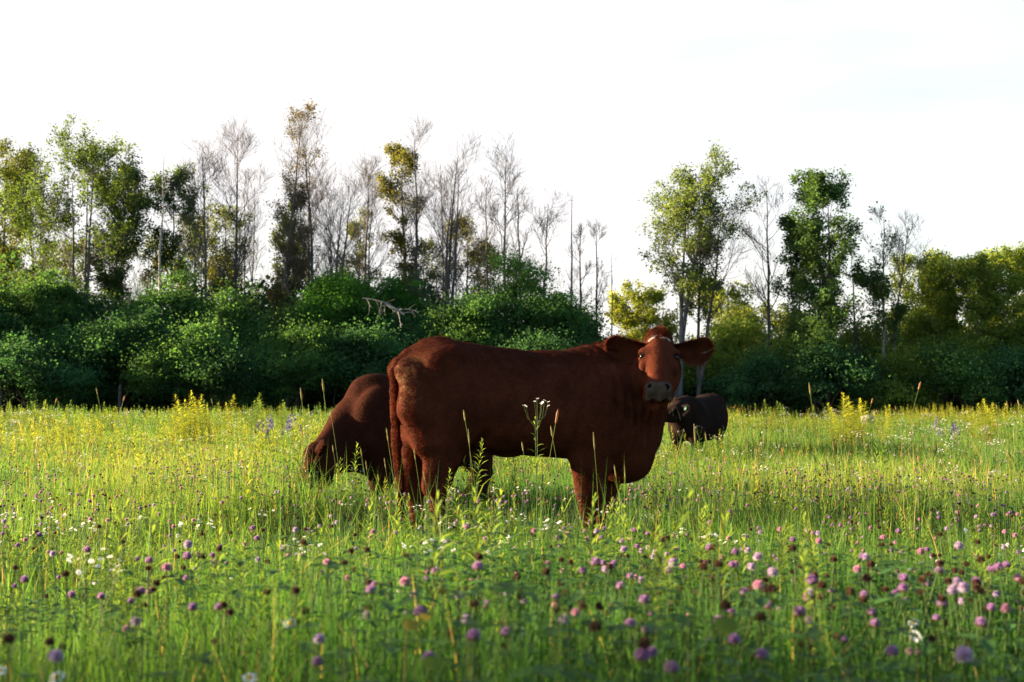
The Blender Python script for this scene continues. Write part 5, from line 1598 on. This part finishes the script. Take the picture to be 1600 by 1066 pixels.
# ------------------------------------------------------------------ leafy weeds
WD = [weed_tpl(1, nl=60, lw=.22), weed_tpl(2, nl=74, lw=.22), weed_tpl(3, nl=60, ll=.085, lw=.2), weed_tpl(4, nl=80, ll=.06, ymul=1.3, lw=.24)]
WM = [tpl_mesh(t, 'leafy_weed', M_grass) for t in WD]
WY = [tpl_mesh((t[0], t[1], t[2] * np.array([2.1, 1.5, .9])), 'leafy_weed', M_grass) for t in WD]
NW = [weed_tpl(11, h=.8, nl=30, ll=.105, brown=.78, bare_low=.42, lw=.16), weed_tpl(12, h=.8, nl=38, ll=.10, brown=.7, bare_low=.38, lw=.17)]
NWm = [tpl_mesh(t, 'leafy_weed', M_grass) for t in NW]
def weed(px, top, Y, me, lab, k=.8, rz=0, grp='tall leafy weeds in the meadow'):
    x = zpx(px, Y); z0 = float(ground_z(x, Y)); p = at(px, top, Y); s = (p[2] - z0) / k
    o = link('leafy_weed', me, None, (p[0], Y, z0)); wd_ = s * (2.0 if Y > 18 else 1.0); o.scale = (wd_, wd_, s); o.rotation_euler = (0, 0, rz)
    tag(o, lab, 'weed', grp)
weed(168, 775, 3.4, NWm[0], 'tall weed with a bare dark red stem at the left, left one of two')
weed(234, 800, 3.1, NWm[1], 'tall weed with a bare dark red stem at the left, right one of two')
weed(320, 862, 3.2, NWm[0], 'shorter dark-stemmed leafy weed right of the two tall ones at the left')
weed(415, 860, 3.6, NWm[1], 'pale green leafy weed in the middle of the left half')
weed(512, 790, 7.0, WM[1], 'bright yellow-green leafy weed below the grazing cow, left of the big tail', rz=1)
weed(545, 695, 8.6, WM[0], 'dark green feathery weed in front of the chest of the grazing cow')
weed(735, 690, 7.6, WM[2], 'light green feathery weed between the hind legs and the belly of the big cow')
weed(802, 770, 7.0, WM[3], 'leafy weed under the belly of the big cow')
weed(1090, 690, 12.5, WM[3], 'yellow-lit leafy weed in front of the legs of the black cow')
weed(1112, 700, 13.0, WM[1], 'yellow-lit leafy weed right of the legs of the black cow')
weed(1068, 712, 12.0, WM[2], 'low yellow-lit weed left below the black cow')
weed(1240, 760, 6.5, WM[0], 'green leafy weed right of centre, below the black cow')
weed(1405, 800, 5.5, NWm[0], 'leafy weed in the middle of the right half')
weed(690, 735, 7.5, WM[0], 'leafy weed touching the near hind leg of the big cow')
weed(1330, 690, 13, WM[2], 'broad dark green weed clump left part, in the sunlit grass at the right')
weed(1352, 684, 13.4, WM[1], 'broad dark green weed clump right part, in sunlit grass at the right')
k = 0
for (cx, tops, Y, lab) in [
  (295, [(-26, 640), (-16, 628), (-6, 618), (2, 612), (10, 622), (20, 628), (28, 640), (-34, 650), (36, 648), (4, 630), (-12, 640)], 24, 'weed stem in the tall yellow clump at the left, below the third fence post'),
  (100, [(-60, 660), (-40, 652), (-20, 656), (0, 650), (18, 658), (40, 655), (60, 660), (80, 664)], 22, 'weed stem in the low broad yellow patch at the far left'),
  (15, [(-10, 632), (0, 628), (8, 634), (20, 640)], 30, 'weed stem standing up at the left edge against the dark wood'),
  (68, [(-6, 628), (0, 626), (8, 634)], 32, 'weed stem standing up left of the second fence post'),
  (165, [(-8, 634), (0, 630), (10, 636)], 34, 'weed stem standing up below the second fence post'),
  (350, [(0, 618), (6, 630)], 30, 'feathery weed stem right of the tall yellow clump at the left'),
  (398, [(0, 616), (8, 626), (-8, 628)], 30, 'feathery weed stem left of the fourth fence post'),
  (440, [(-6, 630), (2, 626), (12, 632)], 34, 'weed stem below the fourth fence post'),
  (1320, [(-14, 632), (-4, 622), (2, 616), (10, 630), (20, 624)], 22, 'weed stem in the upright yellow group right of the dense dark tree foot'),
  (1336, [(0, 620), (5, 628)], 23, 'slim weed stem at the right side of the upright yellow group'),
  (1540, [(-16, 632), (-6, 628), (0, 625), (8, 630), (16, 632), (-22, 640)], 26, 'weed stem in the yellow clump near the right edge'),
  (1205, [(-20, 632), (-8, 626), (4, 628), (16, 630), (28, 634)], 36, 'bluish green weed stem right of the black cow'),
  (1270, [(-12, 640), (0, 634), (12, 638)], 30, 'weed stem left of the dense dark tree foot'),
  (1375, [(0, 634), (8, 636)], 26, 'round-topped yellow-green weed beside the pale boulder')]:
    for (dx, tp) in tops + [(dx + rg.uniform(-7, 7), tp + rg.uniform(5, 14)) for dx, tp in tops]:
        first = (dx, tp) in tops
        ex = '' if len(tops) < 3 or not first else 'leftmost ' if dx == min(t_[0] for t_ in tops) else 'tallest ' if tp == min(t_[1] for t_ in tops) else 'rightmost ' if dx == max(t_[0] for t_ in tops) else ''
        weed(cx + dx, tp, Y + rg.uniform(-.8, .8), (WY if 'yellow' in lab else WM)[k % 4], ex + lab, rz=k * 1.3); k += 1
x, y = scatter(22000, 6.8, 74, 1.5)
dn = vnoise(x, y, 81, .16) * .7 + vnoise(x, y, 82, .6) * .5
kp = rg.rand(len(x)) < np.clip((dn - .42) * 4.5, 0.03, 1) * np.interp(y, [3, 12, 18, 40], [.45, .5, .8, 1])
x, y = x[kp], y[kp]
a = Acc()
for k in range(4):
    xs, ys = x[k::4], y[k::4]; n = len(xs)
    t_ = far_weed_tpl(k, nl=22)
    s = sward(xs, ys) * rg.uniform(.95, 1.75, n) * np.interp(ys, [7, 14], [.75, 1]) / .7
    tint = np.ones((n, 3)) * rg.uniform(.7, 1.25, (n, 1)) * np.where(vnoise(xs, ys, 83, .22)[:, None] + rg.normal(0, .12, (n, 1)) > .48, np.array([[1.45, 1.15, .8]]), np.array([[.70, .95, 1.2]]))
    V, F, C = replicate(t_, np.stack([xs, ys, ground_z(xs, ys)], 1), rg.uniform(0, 6.28, n), s, tint)
    a.add(V, F, C)
for k in range(6):
    xs, ys = scatter(80, 2.3, 9.5, .5); kk = ~((np.abs(xs) < 1.3) & (ys > 5.2) & (ys < 8.6)); xs, ys = xs[kk], ys[kk]; n = len(xs)
    V, F, C = replicate((WD + NW)[k], np.stack([xs, ys, ground_z(xs, ys)], 1), rg.uniform(0, 6.28, n), sward(xs, ys) * rg.uniform(.9, 1.35, n) / .8, rg.uniform(.8, 1.2, (n, 1)), rg.normal(0, .12, (n, 2)))
    a.add(V, F, C)
tag(link('weeds', a.mesh('weeds', M_grass, False)), 'leafy weeds mixed through the far half of the field', 'weeds', kind='stuff')

# ------------------------------------------------------------------ grass seed heads
SD = [seed_tpl(1), seed_tpl(2, hl=.05), seed_tpl(3, hl=.085, lean=.05), seed_tpl(4, hl=.06, hr=.0045, head=(.24, .15, .09))]
SM = [tpl_mesh(t, 'grass_stalk', M_grass) for t in SD]
STK = [(470, 606, 12, 2, 'tallest straw-coloured grass spike left above the grazing cow, left one of two'), (504, 592, 12, 2, 'tallest straw-coloured grass spike above the neck of the grazing cow'), (516, 638, 9, 1, 'grass spike in front of the neck of the grazing cow'),
       (604, 668, 7.4, 0, 'green grass spike left of the tail of the big cow'), (564, 700, 8, 1, 'grass spike in front of the chest of the grazing cow, right of its feathery weed'), (572, 719, 7.8, 0, 'lower grass spike in front of the chest of the grazing cow'), (601, 715, 7.6, 0, 'lower grass spike just left of the tail of the big cow'), (520, 695, 8.4, 1, 'grass spike in front of the head of the grazing cow'),
       (647, 700, 7.2, 0, 'green grass spike in front of the far hind leg of the big cow'), (732, 670, 7.2, 2, 'grass spike right of the near hind leg of the big cow'), (872, 639, 6.6, 3, 'tall grass spike in front of the belly of the big cow'), (860, 665, 6.9, 1, 'thin bent grass stem in front of the belly of the big cow'), (927, 675, 6.2, 2, 'long leaning grass spike in front of the front legs of the big cow, left one'),
       (959, 726, 6.3, 0, 'green grass spike in front of the brisket of the big cow, left one of two'), (975, 726, 6.4, 2, 'green grass spike in front of the brisket of the big cow, right one of two'), (1084, 662, 6.0, 2, 'thick leaning grass spike in front of the black cow'), (1101, 675, 9, 0, 'thin grass spike in front of the rump of the black cow'), (1046, 672, 8, 1, 'grass spike left of the legs of the black cow'),
       (1264, 598, 14, 2, 'tall leaning green grass spike against the dark bushes right of the black cow'), (1363, 622, 20, 3, 'thick straw spike right of the upright yellow weed group'), (1438, 596, 16, 3, 'tallest dark brown spike against the dark bushes at the right'), (1398, 634, 22, 1, 'straw-coloured spike left of the tallest brown one at the right'), (1572, 626, 16, 2, 'straw spike near the right edge, left one'), (1590, 624, 16, 0, 'straw spike at the right edge'),
       (1556, 632, 18, 1, 'short straw spike near the right edge'), (90, 622, 20, 3, 'dark spike above the low broad yellow patch at the far left'), (196, 618, 18, 3, 'orange-brown spike left of the tall yellow weed clump'), (150, 606, 22, 0, 'thin leaning stalk against the dark bushes at the left'), (330, 622, 22, 0, 'thin stalk just right of the tall yellow weed clump'),
       (724, 640, 7.3, 1, None), (815, 690, 7.2, 1, None), (662, 735, 7.0, 0, None), (1180, 700, 9, 1, None), (1300, 690, 10, 2, None), (1120, 740, 7, 0, None)]
for i, (px, tp, Y, k, lab) in enumerate(STK):
    x = zpx(px, Y); z0 = float(ground_z(x, Y)); zt = at(px, tp, Y)[2]; hh = SD[k][0][:, 2].max()
    s = (zt - z0) / hh
    topx = SD[k][0][SD[k][0][:, 2].argmax()]
    fat = 1.25 if Y < 10 else 1.9
    o = link('grass_stalk', SM[k], None, (x - topx[0] * s, Y - topx[1] * s, z0)); o.scale = (s, s, s)
    if Y >= 10: o.scale = (s * 1.6, s * 1.6, s); o.location.x = x - topx[0] * s * 1.6
    tag(o, lab or 'thin green grass stalk %s' % region(px, tp + 60), 'grass stalk', 'seed stalks rising above the grass')
x, y = scatter(5200, 5.5, 60, 1)
kp = rg.rand(len(x)) < (.2 + vnoise(x, y, 91, .3)) * np.where(x > 1.0, 1.0, .55)
x, y = x[kp], y[kp]
a = Acc()
for k in range(4):
    xs, ys = x[k::4], y[k::4]; n = len(xs)
    s = (sward(xs, ys) * rg.uniform(1.15, 1.7, n)) / .75
    V, F, C = replicate(SD[k], np.stack([xs, ys, ground_z(xs, ys)], 1), rg.uniform(0, 6.28, n), s, rg.uniform(.8, 1.3, (n, 1)) * np.array([[1.15, 1.0, .8]]))
    a.add(V, F, C)
tag(link('seed_stalks', a.mesh('seed_stalks', M_grass, False)), 'thin seed stalks all over the field', 'grass', kind='stuff')

# tall flowering stem in front of the belly
fs = flea_tpl(21, h=.75, nf=10, spread=.075, fr=.006)
x = zpx(840, 6.8); z0 = float(ground_z(x, 6.8)); s = (at(840, 628, 6.8)[2] - z0) / .75
e_ = empty('tall_fleabane', (x, 6.8, z0)); e_.scale = (s, s, s)
link('flowers', tpl_mesh(fs, 'flowers', M_petal), e_)
wt2 = weed_tpl(33, h=.68, nl=24, ll=.05, brown=.0, lw=.3, bare_low=.2)
link('leafy_stem', tpl_mesh(wt2, 'leafy_stem', M_grass), e_)
tag(e_, 'single tall stem with small white flowers in front of the belly of the big cow', 'wildflower')

# purple vetch spikes far left of the grazing cow
def vetch_tpl(seed):
    rs = np.random.RandomState(seed); a = Acc(); h = .6
    c = curve(h, .04, .02, 5); v, q = tubes(c, np.full((1, 5), .002), 3); a.add(v, q, (.06, .12, .04))
    n = 40; t = rs.rand(n); az = rs.uniform(0, 6.28, n)
    P = np.stack([.03 * np.cos(az) * (1.1 - t) + .04, .03 * np.sin(az) * (1.1 - t) + .02, h * .72 + .2 * h * t * 1.5], 1)
    v, f = leaf_quads(rs, P, .03); a.add(v, f, np.repeat(np.array([[.14, .13, .26]]) * rs.uniform(.7, 1.3, (n, 1)), 4, 0))
    return tpl(a)
vm = tpl_mesh(vetch_tpl(3), 'purple_vetch', M_petal)
for i in range(26):
    px = rg.uniform(405, 470) if i < 19 else rg.uniform(1455, 1500); Y = rg.uniform(20, 32)
    x = zpx(px, Y); s = float(rg.uniform(.9, 1.35))
    o = link('purple_vetch', vm, None, (x, Y, float(ground_z(x, Y)))); o.scale = (s, s, s); o.rotation_euler = (0, 0, rg.uniform(0, 6))
    tag(o, 'violet vetch spike in the far grass left of the grazing cow' if i < 19 else 'violet vetch spike in the far grass left of the yellow clump near the right edge', 'wildflower', 'violet vetch spikes far back in the field')

# broad yellowing leaves close to the camera
def broad(px, py, Y, size, c, lab, tilt=.9, rz=0):
    p = at(px, py, Y); z0 = float(ground_z(p[0], Y)); root = empty('broad_leaf_plant', (p[0], Y, z0))
    n = 14; th = np.linspace(0, 2 * math.pi, n + 1)[:-1]
    R_ = Euler((tilt, 0, rz)).to_matrix(); Rn = np.array(R_)
    V = [[0, 0, 0]] + [[size * .5 * math.cos(t) * (1 + .05 * math.sin(3 * t)), size * .36 * math.sin(t) * (1 - .15 * math.cos(t)), .06 * size * math.cos(2 * t)] for t in th]
    V = np.array(V) @ Rn.T + np.array([0, 0, p[2] - z0])
    a = Acc(); a.add(V, np.array([[0, 1 + i, 1 + (i + 1) % n] for i in range(n)]), c)
    link('leaf', a.mesh('leaf', M_grass), root)
    q0 = V[0] - np.array([size * .4, 0, 0]) @ Rn.T
    cl = np.stack([np.array([0, .02, 0]), (q0 + np.array([0, .02, 0])) / 2 + [0.01, 0, .02], q0])[None]
    v, q = tubes(cl, np.full((1, 3), .0012), 4); st = Acc(); st.add(v, q, (.06, .10, .03)); link('stem', st.mesh('stem', M_grass), root)
    tag(root, lab, 'plant')
broad(1135, 977, 1.75, .036, (.10, .16, .03), 'broad blurred green leaf right of centre near the bottom')
broad(1087, 925, 1.7, .020, (.22, .17, .05), 'small blurred tan leaf above the broad green one', .7, 1.2)
broad(643, 976, 1.9, .026, (.22, .20, .04), 'yellow leaf beside the bright purple clover head, left one of two')
broad(664, 964, 1.9, .018, (.22, .19, .04), 'yellow leaf below the hind legs of the big cow, upper right one of two', .9, .4)
broad(677, 1035, 1.75, .030, (.11, .17, .03), 'broad yellow-green leaf near the bottom edge below the hind legs')

# boulder far out in the field
rs = np.random.RandomState(9)
th = np.linspace(0, math.pi, 12); ph = np.linspace(0, 2 * math.pi, 19)[:-1]
V = np.array([[math.sin(p) * math.cos(q_) * .33, math.sin(p) * math.sin(q_) * .26, math.cos(p) * .16] for p in th for q_ in ph])
V *= (1 + .22 * (vnoise(V[:, 0] * 4 + 5, V[:, 2] * 5 + V[:, 1] * 3, 3, 1.5) - .5))[:, None]
F = [[i * 18 + j, (i + 1) * 18 + j, (i + 1) * 18 + (j + 1) % 18, i * 18 + (j + 1) % 18] for i in range(11) for j in range(18)]
p = at(1357, 649, 52); o = link('boulder', np_mesh('boulder', V, [np.array(F)], None, M_stone), None, (p[0], 52, p[2] - .14))
V2 = None
tag(o, 'pale grey boulder showing above the far grass on the right', 'boulder')
# plinth of the boulder sunk into the sward
for v_ in o.data.vertices:
    if v_.co.z < -.05: v_.co.z *= 3.4

# grass stalk hanging from the mouth of the big cow
m0 = at(1046, 621, 7.90); m1 = at(1063, 657, 7.80)
t = np.linspace(0, 1, 7)[:, None]
cl = (m0 * (1 - t) + m1 * t + np.array([.012, 0, .006]) * np.sin(t * 3.14))[None]
v, q = tubes(cl, np.full((1, 7), .0017), 4); a = Acc(); a.add(v, q, (.16, .19, .06))
cl2 = (m0 * (1 - t) + at(1051, 650, 7.85) * t + np.array([-.006, 0, 0]) * np.sin(t * 6))[None]
v, q = tubes(cl2, np.full((1, 7), .0010), 4); a.add(v, q, (.16, .17, .06))
tag(link('hay_wisp', a.mesh('grass_stem', M_grass)), 'loose grass stem hanging from the mouth of the big cow', 'grass stem')
